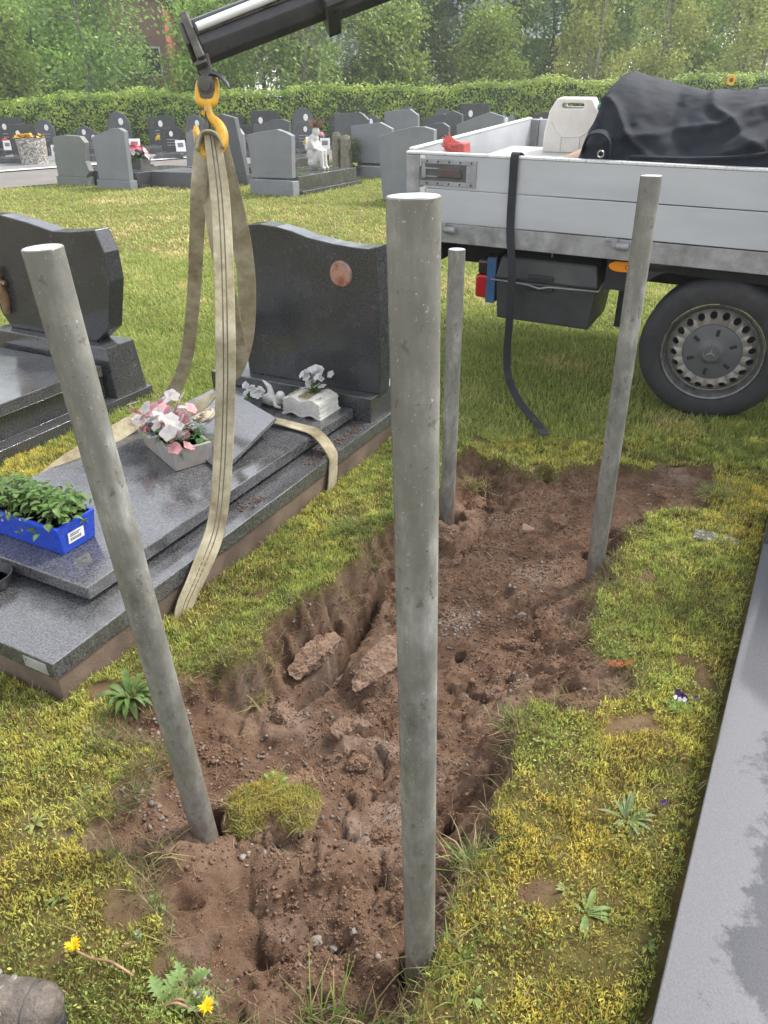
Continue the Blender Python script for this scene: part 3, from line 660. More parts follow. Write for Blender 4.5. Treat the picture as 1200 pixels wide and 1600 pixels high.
for i in range(7): flower(m, (r_.uniform(-lT, .02), r_.choice((-.022, -.018, -.028)), hh-r_.uniform(-.03, .03)), .005, 4, (0, -1, .2), .3, i)
obj('blossom', m, vmat('faded_blossom', (.55, .38, .28)), pl)

# flower box with pink and white cloth flowers
q0, q1, q2 = gp(275, 737, SLABZ), gp(317, 704, SLABZ), gp(220, 690, SLABZ)
ax = (q2-q0).normalized(); fa = math.atan2(ax.y, ax.x)
fb = thing('flower_box', 'grey square stone box of pink and white artificial flowers', 'flower box', q0, fa)
LX, LY, hb = (q2-q0).length*.86, -.155, .088
m = MB(); m.frustum((0, LX, LY, 0), (-.008, LX+.008, LY-.008, .008), 0, hb); m.frustum((.004, LX-.004, LY+.004, -.004), (.012, LX-.012, LY+.012, -.012), hb, hb-.02)
obj('box', m, plain('grey_stone_box', (.28, .26, .24), .6, var=.2, scale=14, bump=.2, dirt=(.20, .16, .13)), fb, .003)
mg, mt_ = MB(), MB(); r_ = random.Random(11)
PW, PP, PE = vmat('white_petal', (.62, .58, .56), .35, .08), vmat('pink_petal', (.62, .32, .34), .35, .2), vmat('peach_petal', (.58, .36, .26), .35, .15)
def bloom(par, c_, R_, n_, u_, cu, sd, mat): m = MB(); flower(m, (0, 0, 0), R_, n_, u_, cu, sd); o_ = obj('blossom', m, mat, par, sm=60); o_.location = c_
for i in range(64): bloom(fb, (r_.uniform(-.01, LX+.02), r_.uniform(LY-.01, .025), hb+r_.uniform(.0, .115)), r_.uniform(.024, .036), 5, (r_.uniform(-.7, .7), r_.uniform(-.4, .9), r_.uniform(.2, 1)), .4, i, PW if i % 3 else PP)
for i in range(22): bloom(fb, (LX*.75+r_.gauss(0, .02), .012+r_.gauss(0, .01), hb+.02+r_.gauss(0, .016)), .014, 5, (r_.uniform(-.5, .5), 1, .4), .5, i+90, PP)
for i in range(12): bloom(fb, (.03+r_.gauss(0, .012), -.02+r_.gauss(0, .01), hb+.05+r_.gauss(0, .01)), .017, 5, (r_.uniform(-.5, .5), .6, .7), .8, i+120, PE)
for i in range(60): leafblade(mg, (r_.uniform(0, LX), r_.uniform(LY, 0), hb), r_.uniform(0, 6.28), r_.uniform(.05, .10), r_.uniform(.007, .02), r_.uniform(.3, 1.0), r_.uniform(.4, 1.1), 4)
for i in range(46): leafblade(mt_, (r_.choice((LX+.01, .02, LX*.5))+r_.gauss(0, .02), -.03+r_.gauss(0, .03), hb+r_.uniform(.0, .05)), r_.uniform(0, 6.28), r_.uniform(.03, .06), .008, .6, .3, 3)
obj('leaves', mg, vmat('green_frond', (.07, .18, .05)), fb, sm=60); obj('leaves', mt_, vmat('silver_frond', (.10, .18, .15)), fb, sm=60)

# tilted memorial plaque with a face relief
pb0, pb1, pt1, pt0 = gp(300, 700, .222), gp(345, 738, .222), gp(431, 652, .292), gp(352, 606, .292)
pq = thing('memorial_plaque', 'tilted grey granite plaque with a cream face relief', 'plaque', (pb1.x, pb1.y, SLABZ), 0)
def quadplate(pts, th):
    nrm = (pts[1]-pts[0]).cross(pts[3]-pts[0]).normalized(); nrm = nrm if nrm.z > 0 else -nrm; m = MB(); lo = [p-nrm*th for p in pts]; b = Vector((pb1.x, pb1.y, SLABZ))
    return m.add([tuple(p-b) for p in pts+lo], [(0, 1, 2, 3), (7, 6, 5, 4), (0, 4, 5, 1), (1, 5, 6, 2), (2, 6, 7, 3), (3, 7, 4, 0)]), nrm
m, pn = quadplate([pb0, pb1, pt1, pt0], .016); obj('plate', m, granite('plaque_granite', (.035, .035, .04), (.15, .15, .16), .10, 420, wet=False, ior=1.8), pq, .002)
b_ = Vector((pb1.x, pb1.y, SLABZ)); mid = lambda a, b, f: a.lerp(b, f)
w0, w1, w2, w3 = mid(pt0, pt1, .15)-b_, mid(pt0, pt1, .85)-b_, mid(pb1, pb0, .15)-b_, mid(pb1, pb0, .85)-b_
m = MB(); gz = lambda v: (v.x, v.y, .0)
m.add([tuple(w0-pn*.018), tuple(w1-pn*.018), tuple(mid(w1, w2, .5)-pn*.018), tuple(mid(w0, w3, .5)-pn*.018), gz(w0), gz(w1), gz(mid(w1, w2, .5)), gz(mid(w0, w3, .5))],
      [(0, 1, 2, 3), (7, 6, 5, 4), (0, 4, 5, 1), (1, 5, 6, 2), (2, 6, 7, 3), (3, 7, 4, 0)]); obj('stand', m, M_GRAN, pq)
fc = onplane(321, 651, pb0, pn)-b_; ux = (pt1-pt0).normalized(); uy = pn.cross(ux); Mx = Matrix((( *ux, 0), (*uy, 0), (*pn, 0), (0, 0, 0, 1))).transposed(); Mx.translation = fc
m = MB(); m.M = Mx @ Matrix.Rotation(rad(25), 4, 'Z')
m.ball((0, 0, 0), (.042, .058, .014)); m.ball((0, .0, .008), (.024, .034, .014)); m.ball((0, -.006, .020), (.005, .012, .006))
for sx in (-1, 1):
    m.ball((sx*.010, .008, .019), (.006, .003, .003)); m.tube([(sx*.012, .045, .010), (sx*.030, .02, .012), (sx*.034, -.02, .010), (sx*.022, -.05, .008)], .008, 6); m.tube([(sx*.006, .05, .012), (sx*.022, .03, .016), (sx*.028, 0, .014), (sx*.024, -.03, .012)], .005, 6)
m.tube([(-.010, -.017, .019), (0, -.020, .022), (.010, -.017, .019)], .003, 6); m.tube([(-.008, -.03, .015), (0, -.05, .012), (.006, -.032, .015)], .008, 6)
obj('face_relief', m, plain('cream_resin', (.42, .37, .28), .55, var=.2, scale=60, dirt=(.20, .16, .11)), pq, sm=70)
m = MB(); m.M = Mx
for i in range(9):
    x0_ = .03+.014*(i % 3); m.box(x0_+.01, x0_+.10-.01*(i % 4), -.06-.012*i-.002, -.06-.012*i+.002, .0004, .0009)
obj('engraved_line', m, plain('engraved_grey', (.11, .11, .115), .6), pq)

# open-book planter
s0, t0 = gl(500, 657, SLABZ); bk = thing('book_planter', 'white stone planter shaped as an open book with yellow moss', 'planter', G(s0, t0, SLABZ), GROT)
m = MB(); nL = 9
for i in range(nL):
    z0 = .010+.0082*i; d = .002*math.sin(i*2.1); xs_ = [(-.20+d)+(.20)*j/16 for j in range(17)]
    wave = lambda x: .010*math.cos((x+.10)/.20*4*math.pi)*(-1)
    o_ = [(x, z0+wave(x)*.8) for x in xs_]+[(x, z0+.0072+wave(x)*.8) for x in xs_[::-1]]
    m.prism(o_, -.002+.002*(i % 2), .165+.002*(i % 2))
obj('pages', m, M_WHITE, bk, sm=40)
m = MB(); xs_ = [-.207+.214*j/16 for j in range(17)]; wv = lambda x: .010*math.cos((x+.10)/.20*4*math.pi)*(-.8)
m.prism([(x, max(.0, wv(x)+.006)) for x in xs_]+[(x, wv(x)+.0135) for x in xs_[::-1]], -.006, .172); obj('cover', m, M_WHITE, bk, sm=40)
mm = MB(); r_ = random.Random(5); PW2 = vmat('white_petal2', (.58, .57, .56), .3, .1)
for i in range(420): leafblade(mm, (r_.uniform(-.18, -.02), r_.uniform(.02, .15), .080), r_.uniform(0, 6.28), r_.uniform(.010, .022), .004, .9, .5, 2)
ms = MB(); r2_ = random.Random(6)
for i in range(12): ms.tube([(-.10+r2_.gauss(0, .01), .12, .075), (-.10+r2_.gauss(0, .03), .125, .15+r2_.uniform(0, .03))], .0014, 5); leafblade(ms, (-.10+r2_.gauss(0, .02), .12, .08), r2_.uniform(0, 6.28), .05, .014, 1.0, .5, 4)
obj('stems', ms, vmat('flower_stem', (.10, .17, .05)), bk)
for i in range(26): bloom(bk, (r_.gauss(-.10, .035), r_.gauss(.125, .02), .145+r_.uniform(-.03, .05)), .022, 5, (r_.uniform(-.6, .6), r_.uniform(-1, 0), .8), .4, i, PW2)
obj('moss', mm, vmat('gold_moss', (.30, .22, .03)), bk)

# little white ornament with flowers beside the book
s0, t0 = gl(425, 634, SLABZ); wo_ = thing('angel_ornament', 'small white reclining angel ornament behind the plaque', 'ornament', G(s0, t0, SLABZ), GROT)
m = MB(); m.ball((0, 0, .03), (.065, .03, .03)); m.ball((.055, 0, .06), .024); m.ball((-.05, .01, .022), (.04, .025, .02))
m.tube([(-.01, .02, .04), (-.03, .03, .085), (-.07, .035, .11)], [.018, .014, .004], 8); m.tube([(.03, -.02, .04), (.05, -.04, .02), (.075, -.03, .012)], [.012, .01, .008], 8); m.tube([(-.05, -.02, .02), (-.09, -.02, .02), (-.115, -.01, .012)], [.016, .012, .008], 8)
remesh(obj('figure', m, M_WHITE, wo_), .005, 4)
s0, t0 = gl(397, 640, SLABZ); vp = thing('flower_pot', 'small dark pot of white flowers behind the plaque', 'flower pot', G(s0, t0, SLABZ), GROT)
m = MB(); m.lathe([(.03, 0), (.038, .02), (.045, .055), (.04, .055), (.034, .045)], 20); obj('pot', m, plain('slate_pot', (.08, .09, .10), .5), vp, sm=50)
m = MB(); mg = MB(); r_ = random.Random(8)
for i in range(20): flower(m, (r_.gauss(0, .025), r_.gauss(0, .025), .08+r_.uniform(-.015, .04)), .018, 5, (r_.uniform(-.6, .6), r_.uniform(-1, .3), .8), .4, i); leafblade(mg, (0, 0, .05), r_.uniform(0, 6.28), .06, .012, .9, .6, 4)
obj('blossoms', m, MATS['white_petal2'], vp, sm=60); obj('leaves', mg, MATS['green_frond'], vp)
# black bowl at the foot of the grave
c_ = gp(-14, 915, .1425); bw = thing('black_bowl', 'shallow black bowl standing on the foot ledge of the grave', 'bowl', c_)
m = MB(); m.lathe([(.05, 0), (.062, .006), (.072, .035), (.075, .045), (.070, .045), (.064, .03), (.05, .012)], 32); obj('bowl', m, M_BLACKPL, bw, sm=40)
m = MB(); m.lathe([(.001, .018), (.058, .018)], 24, cap=False); m.add([(.058*math.cos(a*.2618), .058*math.sin(a*.2618), .018) for a in range(24)], [tuple(range(24))]); obj('water', m, plain('dark_water', (.02, .022, .024), .05, var=0, bump=0), bw)

# ---------------------------------------------------------------- left neighbour grave
g2 = thing('dark_granite_grave', 'dark granite grave with curved headstone left of the sling', 'grave', (LO.x, LO.y, 0), GROT)
m = MB(); m.box(-1.0, 0, -1.95, .16, -.1, .075); obj('plinth', m, M_GRAN, g2, .004)
m = MB(); m.box(-.92, -.09, -1.85, -.10, .075, .20); obj('surround', m, M_GRAN, g2, .003)
m = MB(); m.box(-.95, -.06, -1.88, -.12, .203, .262); obj('cover_slab', m, M_GRANTOP, g2, .004)
m = MB(); m.frustum((-.98, -.02, -.09, .14), (-.96, -.05, -.07, .13), .075, .345); obj('headstone_foot', m, M_GRAN, g2, .005)
pxo = ((150, 530), (170, 515), (172, 440), (163, 395), (147, 359), (110, 362), (80, 361), (40, 347), (0, 336), (-40, 333), (-80, 345))
ol = [(-t, z) for t, z in (fpl(a, b, .0, LO) for a, b in pxo)]; ol[0] = (ol[0][0], .345)
ol += [(-.93, .80), (-.97, .62), (-.93, .42), (-.88, .345)]
m = MB(); m.prism(ol, .0, .10); h2 = obj('headstone', m, M_GRANHS, g2, .005)
t0_, z0_ = fpl(4, 450, -.01, LO); m = MB(); m.M = Matrix.Translation((-t0_, -.02, z0_)); m.tube([(0, 0, -.14), (.01, 0, -.04), (.0, -.01, .05), (.02, 0, .12)], [.02, .03, .026, .01], 8); m.tube([(-.05, 0, .02), (.0, -.01, .05), (.05, 0, .03)], .014, 6)
obj('bronze_figure', m, plain('brown_bronze', (.22, .13, .07), .45, .4, var=.3, scale=30), h2, sm=60)

# ---------------------------------------------------------------- pale slab on the right
rs = thing('pale_grave_slab', 'pale polished granite slab along the mossy strip', 'grave', (_e1.x, _e1.y, 0), -math.atan2(_ed.x, _ed.y)); Ls = (_e0-_e1).length
m = MB(); m.box(.012, .98, -.9, Ls+.5, -.1, .075); obj('concrete_base', m, M_CONC, rs)
kq = NT('two_tone_pale_granite'); fl_ = kq.mix(.5, kq.noise(700, 3, .8), kq.noise(240, 4, .7)); pale_fl = kq.ramp(fl_, [(.38, (.075, .075, .081)), (.62, (.125, .125, .134))]); dark_fl = kq.ramp(fl_, [(.40, (.016, .017, .023)), (.60, (.046, .047, .060))])
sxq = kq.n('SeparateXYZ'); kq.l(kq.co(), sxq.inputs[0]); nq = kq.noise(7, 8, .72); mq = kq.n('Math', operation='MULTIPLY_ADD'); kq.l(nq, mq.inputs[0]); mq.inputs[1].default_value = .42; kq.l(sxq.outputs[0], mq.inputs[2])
st_ = kq.ramp(mq.outputs[0], [(.315, (0, 0, 0)), (.345, (1, 1, 1))]); kq.b.inputs['IOR'].default_value = 1.47  # darker, smoother tone away from the mossy edge, with a ragged border
kq.set(base=kq.mix(st_, pale_fl, dark_fl), rough=kq.mix(st_, .09, .04)); kq.bump(kq.noise(300, 2), .015, .002)
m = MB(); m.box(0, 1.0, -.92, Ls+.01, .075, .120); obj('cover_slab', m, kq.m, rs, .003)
m = MB(); m.box(-.004, 1.0, Ls+.012, Ls+.5, .076, .21); obj('headstone_foot', m, M_GRAN, rs, .006)
m = MB(); m.prism([(.05, .21), (.93, .21), (.97, .6), (.93, .95), (.6, 1.08), (.3, 1.02), (.05, .86)], Ls+.16, Ls+.26); obj('headstone', m, M_GRANHS, rs, .005)
m = MB(); m.box(.02, .30, Ls+.06, Ls+.075, .212, .34); obj('inset_panel', m, M_GRAN, rs, .006)

# ---------------------------------------------------------------- crane boom, hook and lifting sling
HD = 2.36
def hp(px, py, off=0.0): return dep(px, py, HD+off)
bS = hp(303, 73); bE = dep(1500, -388, 2.45); bx = (bE-bS).normalized(); by = (CF-bx*CF.dot(bx)).normalized(); bz = bx.cross(by)*-1
if bz.z < 0: bz = -bz
BM = Matrix((bx, by, bz)).transposed().to_4x4(); BM.translation = bS
cb = thing('crane_boom', 'black hydraulic crane boom with silver extension rod over the graves', 'crane'); cb.matrix_world = BM
Lb = (bE-bS).length; M_BOOM = plain('black_boom_paint', (.030, .032, .036), .38, var=.3, scale=9, bump=.12, dirt=(.075, .07, .062))
def hexsec(m, x0, x1, h, w, ch=.3):
    o_ = [(-w/2, -h/2*(1-ch)), (-w/2*.35, -h/2), (w/2*.35, -h/2), (w/2, -h/2*(1-ch)), (w/2, h/2*.75), (w/2*.7, h/2), (-w/2*.7, h/2), (-w/2, h/2*.75)]
    n = len(o_); m.add([(x0, y, z) for y, z in o_]+[(x1, y, z) for y, z in o_], [tuple(range(n-1, -1, -1)), tuple(range(n, 2*n))]+[(i, (i+1) % n, (i+1) % n+n, i+n) for i in range(n)])
m = MB(); hexsec(m, .02, .47, .124, .10, .45); obj('inner_section', m, M_BOOM, cb, .004)
m = MB(); hexsec(m, .44, Lb, .152, .125, .45); obj('outer_section', m, M_BOOM, cb, .004)
m = MB(); m.tube([(.03, -.064, .010), (.44, -.064, .016)], .013, 14); obj('extension_rod', m, plain('chrome_rod', (.72, .74, .74), .35, .2, var=.06), cb, sm=40)
m = MB(); m.box(.022, .44, -.056, -.049, -.006, .0005); obj('rod_guard', m, M_STEELD, cb)
m = MB(); m.box(.43, .475, -.085, .07, -.088, .02); m.tube([(.425, -.075, -.075), (.50, -.075, -.075)], .022, 10); m.tube([(.44, -.070, -.012), (.52, -.070, -.008)], .020, 10); obj('rod_bracket', m, M_BOOM, cb, .004)
m = MB(); m.box(-.006, .020, -.066, .066, -.082, .072); m.box(-.022, -.004, -.05, .05, -.02, .055); m.box(-.02, .02, -.055, .055, -.095, -.08); obj('tip_plate', m, M_STEELD, cb, .006)
m = MB(); m.tube([(.455, -.10, .10), (.50, -.10, .02), (.56, -.10, -.05), (.62, -.10, -.072), (.67, -.10, -.05), (.72, -.09, .02), (.80, -.08, .06)], .006, 8); obj('hydraulic_hose', m, M_BLACKPL, cb, sm=60)
m = MB(); m.tube([(.505, -.10, .012), (.525, -.10, -.012)], .0085, 10); obj('hose_fitting', m, plain('zinc_fitting', (.5, .5, .48), .3, .7), cb)
# boom foot: column on the truck, outside the frame
colb = Vector((bE.x, bE.y, 0))
m = MB(); m.tube([BM.inverted() @ Vector((bE.x, bE.y, z)) for z in (.95, bE.z+.12)], .13, 20); obj('column', m, M_BOOM, cb, sm=40)

hk = thing('crane_hook', 'yellow crane hook with swivel shackle hanging from the boom tip', 'hook'); hk.location = hp(324, 165); hI = Matrix.Translation(-hk.location)
def HP(px, py, off=0.0): return tuple(hI @ hp(px, py, off))
def bez(L, n=6):   # smooth polyline through points
    P = [Vector(p) for p in L]; R_ = []
    for i in range(len(P)-1):
        a, b, c, d = P[max(i-1, 0)], P[i], P[i+1], P[min(i+2, len(P)-1)]
        for k_ in range(n):
            t = k_/n; R_.append(.5*((2*b)+(c-a)*t+(2*a-5*b+4*c-d)*t*t+(3*b-a-3*c+d)*t**3))
    R_.append(P[-1]); return R_
def rl(vals, n): return [float(v) for v in np.interp(np.linspace(0, 1, n), np.linspace(0, 1, len(vals)), vals)]
m = MB(); pth = bez([HP(322, 163), HP(311, 158), HP(308.5, 146), HP(310, 130), HP(317, 120), HP(326, 117), HP(334, 121), HP(338.5, 133), HP(338, 150), HP(333, 160), HP(322, 163)]); m.tube(pth, rl([.0095, .0085, .007, .0065, .007, .0075, .007, .0065, .007, .0085, .0095], len(pth)), 10, flat=1.5); obj('shackle', m, M_YEL, hk, sm=60)
m = MB(); m.tube([HP(325, 158), HP(325.5, 176)], [.013, .012], 12); pth = bez([HP(325.5, 172), HP(330, 184), HP(341, 195), HP(347, 208), HP(347, 222), HP(340, 236), HP(328, 242), HP(318, 236), HP(311, 222), HP(307, 206), HP(306.5, 197)])
m.tube(pth, rl([.012, .013, .016, .019, .020, .020, .019, .017, .014, .011, .006], len(pth)), 12, flat=1.15); obj('hook', m, M_YEL, hk, sm=60)
m = MB(); m.tube([HP(318, 177), HP(325, 178), HP(324, 200), HP(322, 212)], [.008, .010, .011, .008], 8, flat=.6); obj('safety_latch', m, M_STEELD, hk, sm=50)
m = MB(); m.tube([HP(317, 176, -.012), HP(319, 176, .012)], .007, 8); obj('latch_pin', m, M_YEL, hk, sm=50)
m = MB(); c_ = Vector(HP(323.5, 137)); m.box(c_.x-.026, c_.x+.026, c_.y-.018, c_.y+.018, c_.z-.042, c_.z+.034); obj('swivel_block', m, M_STEELD, hk, .008)
m = MB(); m.lathe([(.001, -.027), (.017, -.027), (.019, -.022), (.019, .026), (.001, .026)], 20, 'y', (c_.x, c_.y, c_.z+.008)); m.lathe([(.021, -.022), (.026, -.0205), (.026, -.018)], 20, 'y', (c_.x, c_.y, c_.z+.008)); obj('swivel_pin', m, M_STEELD, hk, sm=40)
m = MB(); m.add([HP(312, 83, -.03), HP(325, 82, -.03), HP(333, 112, -.03), HP(318, 124, -.03), HP(311, 112, -.03), HP(312, 83, .03), HP(325, 82, .03), HP(333, 112, .03), HP(318, 124, .03), HP(311, 112, .03)], [(0, 1, 2, 3, 4), (9, 8, 7, 6, 5), (0, 5, 6, 1), (1, 6, 7, 2), (2, 7, 8, 3), (3, 8, 9, 4), (4, 9, 5, 0)]); obj('hanger_lug', m, M_STEELD, hk, .004)
m = MB(); m.tube(bez([HP(331, 114, -.02), HP(344, 119, -.02), HP(354, 130, -.02), HP(359, 138, -.02), HP(361, 133, -.02)]), rl([.018, .014, .009, .007, .004], 25), 8, flat=.5); obj('keeper_lever', m, M_BOOM, hk, sm=60)

# sling
def slingmat():
    k = NT('khaki_webbing'); a = k.noise(9, 7, .7); col = k.ramp(a, [(.32, (.18, .15, .092)), (.5, (.34, .30, .205)), (.68, (.48, .44, .33))])
    col = k.mix(k.ramp(k.noise(3, 5, .7), [(.5, (0, 0, 0)), (.7, (.7,)*3)]), col, (.10, .075, .045)); col = k.mix(k.ramp(k.noise(5, 4, .6), [(.55, (0, 0, 0)), (.75, (.45,)*3)]), col, (.20, .22, .13))
    k.set(base=col, rough=.95, spec=.15); k.bump(k.noise(500, 3), .5, .002); return k.m
M_SL = slingmat(); M_SLD = plain('dark_sling_stitch', (.10, .085, .06), .9)
sl = thing('lifting_sling', 'long dirty khaki webbing sling hanging from the yellow hook round the grave', 'sling')
sl.location = G(.5, 0, 0); sI = Matrix.Translation(-sl.location)
def strand(pp, widths, sides, stripe=True, thick=.006, n=7):
    pts = bez([dep(a, b, d) if isinstance(d, float) else Vector(d) for a, b, d in pp], n); N = len(pts)
    ws = rl(widths, N); S_ = np.array(sides, float) if isinstance(sides, list) else np.array([sides]*2, float)
    si = [Vector([float(np.interp(i/(N-1), np.linspace(0, 1, len(S_)), S_[:, j])) for j in range(3)]).normalized() for i in range(N)]
    m = MB(); m.M = sI; m.strip(pts, ws, si, thick); s_ = obj('webbing', m, M_SL, sl, .002, 60)
    if stripe:
        for f in (-.10, .10):
            m = MB(); m.M = sI; q = []
            for i, p in enumerate(pts):
                t = (pts[min(i+1, N-1)]-pts[max(i-1, 0)]).normalized(); sd = (si[i]-t*si[i].dot(t)).normalized(); nn = t.cross(sd)
                if nn.dot(CO-p) < 0: nn = -nn
                q.append(p+sd*ws[i]*f+nn*thick*.52)
            m.strip(q, .0035, si, .0012); obj('stitch_line', m, M_SLD, s_)
    return s_
gz_ = lambda s, t, z: tuple(G(s, t, z))
Xv = (1, .0, .0); c05 = tuple((CR*.95+CF*.25)[:])
strand([(331, 211, 2.335), (343, 300, 2.345), (349, 400, 2.35), (352, 520, 2.35), (352, 620, 2.43), (347, 740, 2.51), (337, 825, 2.53), (313, 890, 2.49), (289, 945, 2.455), (283, 975, 2.46)],
       [.050, .062, .062, .064, .064, .066, .068, .075, .080, .08], [c05, c05, c05, c05, (.6, .45, .0), (.5, .8, .0), (.45, .85, .2)])
strand([(319, 213, 2.35), (310, 300, 2.38), (307, 380, 2.54), (301, 480, 2.82), (289, 568, 3.22), (262, 623, 3.40), (215, 656, 3.31), (160, 690, 3.155), (105, 726, 3.02), (72, 752, 2.96)],
       [.055, .05, .05, .05, .055, .065, .075, .08, .08, .08], [c05, c05, tuple(CR[:]), tuple((CR*.95+CU*.1)[:]), tuple((CR*.5+CU*-.6)[:]), tuple((CR*.53-CU*.85)[:]), tuple((CR*.53-CU*.85)[:])], False)
strand([(340, 213, 2.355), (356, 280, 2.40), (370, 340, 2.50), (381, 400, 2.60), (386, 460, 2.72), (383, 530, 2.90), (366, 590, 3.12), (335, 618, 3.22), (300, 640, 3.22), (250, 664, 3.2)],
       [.055, .062, .066, .066, .066, .064, .06, .055, .05, .05], [c05, c05, c05, c05, c05, (.6, .7, .2), (.2, .5, .9), (.2, .4, .95)], False)
strand([(328, 213, 2.365), (330, 290, 2.40), (338, 350, 2.44), (347, 410, 2.52), (360, 480, 2.64), (372, 540, 2.84)], [.05, .06, .066, .06, .06, .06], c05, False)
strand([(0, 0, gz_(1.52, .50, .235)), (0, 0, gz_(1.55, .40, .232)), (0, 0, gz_(1.56, .22, .218)), (0, 0, gz_(1.54, .10, .214)), (0, 0, gz_(1.50, .0, .158)), (0, 0, gz_(1.485, -.014, .10)), (0, 0, gz_(1.46, -.02, .03)), (0, 0, gz_(1.45, -.012, -.02))],
       [.05, .055, .062, .066, .066, .066, .066, .066], [(.468, .88, .0)]*2, False)
# loop of the sling lying over the hook
m = MB(); m.M = sI; m.strip(bez([hp(309, 236, -.02), hp(316, 214, -.025), hp(328, 209, -.03), hp(340, 214, -.028), hp(350, 232, -.015)]), .045, tuple(CF[:]), .007); obj('webbing_eye', m, M_SL, sl, .002, 60)


# ---------------------------------------------------------------- flatbed truck
TO = Vector((1.696, 3.523, 0)); TROT = math.atan2(-.4706, .8823)
tr = thing('flatbed_truck', 'white flatbed truck with aluminium dropsides parked on the lawn', 'truck', TO)
tr.rotation_mode = 'XYZ'; tr.matrix_world = Matrix.Translation(TO) @ Matrix.Rotation(TROT, 4, 'Z') @ Matrix.Rotation(rad(2.6), 4, 'X') @ Matrix.Rotation(rad(1.36), 4, 'Y')
TM = tr.matrix_world.copy()
def alu():
    k = NT('scuffed_aluminium_panel'); a = k.noise(4, 6, .6, stretch=(.35, 1, 1.6)); col = k.ramp(a, [(.3, (.38, .393, .42)), (.7, (.48, .49, .505))])
    col = k.mix(k.ramp(k.noise(60, 4, .7, stretch=(.12, 1, 1)), [(.64, (0, 0, 0)), (.72, (.5,)*3)]), col, (.36, .36, .37)); col = k.mix(k.ramp(k.noise(22, 3, .6), [(.73, (0, 0, 0)), (.78, (.5,)*3)]), col, (.30, .28, .25))
    k.set(base=col, metal=.15, rough=k.ramp(a, [(.3, (.36,)*3), (.7, (.5,)*3)])); k.bump(k.noise(26, 3), .07, .004); return k.m
M_ALU = alu(); M_ALUE = plain('aluminium_edge', (.66, .67, .67), .35, .3, var=.12, scale=30); M_FRAME = plain('grey_steel_rail', (.30, .30, .30), .5, .2, var=.25, scale=14, bump=.15, dirt=(.14, .135, .125))
M_RUB = plain('worn_rubber', (.026, .026, .028), .78, var=.3, scale=16, bump=.3, dirt=(.05, .047, .043)); M_UNDER = plain('dark_underbody', (.014, .014, .016), .7)
X0, X1, ZB, ZT, ZR = -1.76, 1.75, .868, 1.207, .765
ds = MB(); ds.box(X0+.115, X1, .0, .028, ZB+.002, 1.032); d1 = obj('dropside_board', ds, M_ALU, tr, .003)
ds = MB(); ds.box(X0+.115, X1, .0, .028, 1.036, ZT-.014); obj('dropside_board', ds, M_ALU, tr, .003)
ds = MB(); ds.box(X0+.002, X1, -.004, .034, ZT-.013, ZT); obj('top_edge', ds, M_ALUE, tr, .003)
ds = MB(); ds.box(X0, X0+.080, .0, .06, ZR, ZT-.015); obj('corner_post', ds, M_FRAME, tr, .006)
for z0, z1_ in ((1.135, 1.192), (.965, 1.035)):
    ds = MB(); ds.box(X0+.081, X0+.114, -.002, .03, z0, z1_); ho = obj('hinge_plate', ds, M_ALUE, tr, .003); b2 = MB(); b2.lathe([(.001, -.008), (.006, -.008), (.007, -.002)], 10, 'y', (X0+.099, 0, (z0+z1_)/2)); obj('bolt', b2, M_FRAME, ho)
# recessed latch
ds = MB(); lx0, lx1, lz0, lz1 = X0+.085, X0+.40, 1.048, 1.176
ds.box(lx0, lx1, -.006, -.0005, lz0, lz0+.024); ds.box(lx0, lx1, -.006, -.0005, lz1-.024, lz1); ds.box(lx1-.055, lx1, -.006, -.0005, lz0+.024, lz1-.024); lt = obj('latch_plate', ds, M_FRAME, tr, .003)
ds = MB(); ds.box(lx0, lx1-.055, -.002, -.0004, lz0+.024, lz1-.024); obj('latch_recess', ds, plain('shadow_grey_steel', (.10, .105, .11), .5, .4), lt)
ds = MB(); ds.frustum((lx0+.10, lx1-.075, -.014, -.003), (lx0+.10, lx1-.09, -.014, -.003), lz0+.042, lz1-.042); obj('latch_handle', ds, plain('brown_latch_handle', (.085, .06, .055), .55, var=.3, scale=40), lt, .006)
ds = MB(); ds.box(lx0+.012, lx0+.035, -.012, -.003, lz0+.036, lz1-.036); ds.tube([(lx0+.03, -.008, lz0+.045), (lx0+.11, -.008, lz0+.045)], .004, 6); ds.tube([(lx0+.03, -.008, lz1-.045), (lx0+.11, -.008, lz1-.045)], .004, 6); obj('latch_link', ds, M_FRAME, lt)
for i in range(5):
    for z in (lz0+.012, lz1-.012): b2 = MB(); b2.lathe([(.001, -.0085), (.0045, -.008), (.005, -.006)], 8, 'y', (lx0+.04+i*.062, 0, z)); obj('rivet', b2, M_UNDER, lt)
ds = MB(); ds.box(X0, X1, .004, .09, ZR, ZB-.004); obj('side_rail', ds, M_FRAME, tr, .004)
for hx in (-1.49, -.58, .35, 1.25):
    ds = MB(); ds.tube([(hx-.03, -.014, .835), (hx+.03, -.014, .835)], .018, 12); ds.box(hx-.055, hx-.028, -.020, .004, .828, .866); ds.box(hx-.09, hx-.028, -.008, .003, .852, .867); obj('dropside_hinge', ds, M_FRAME, tr, .002, 45)
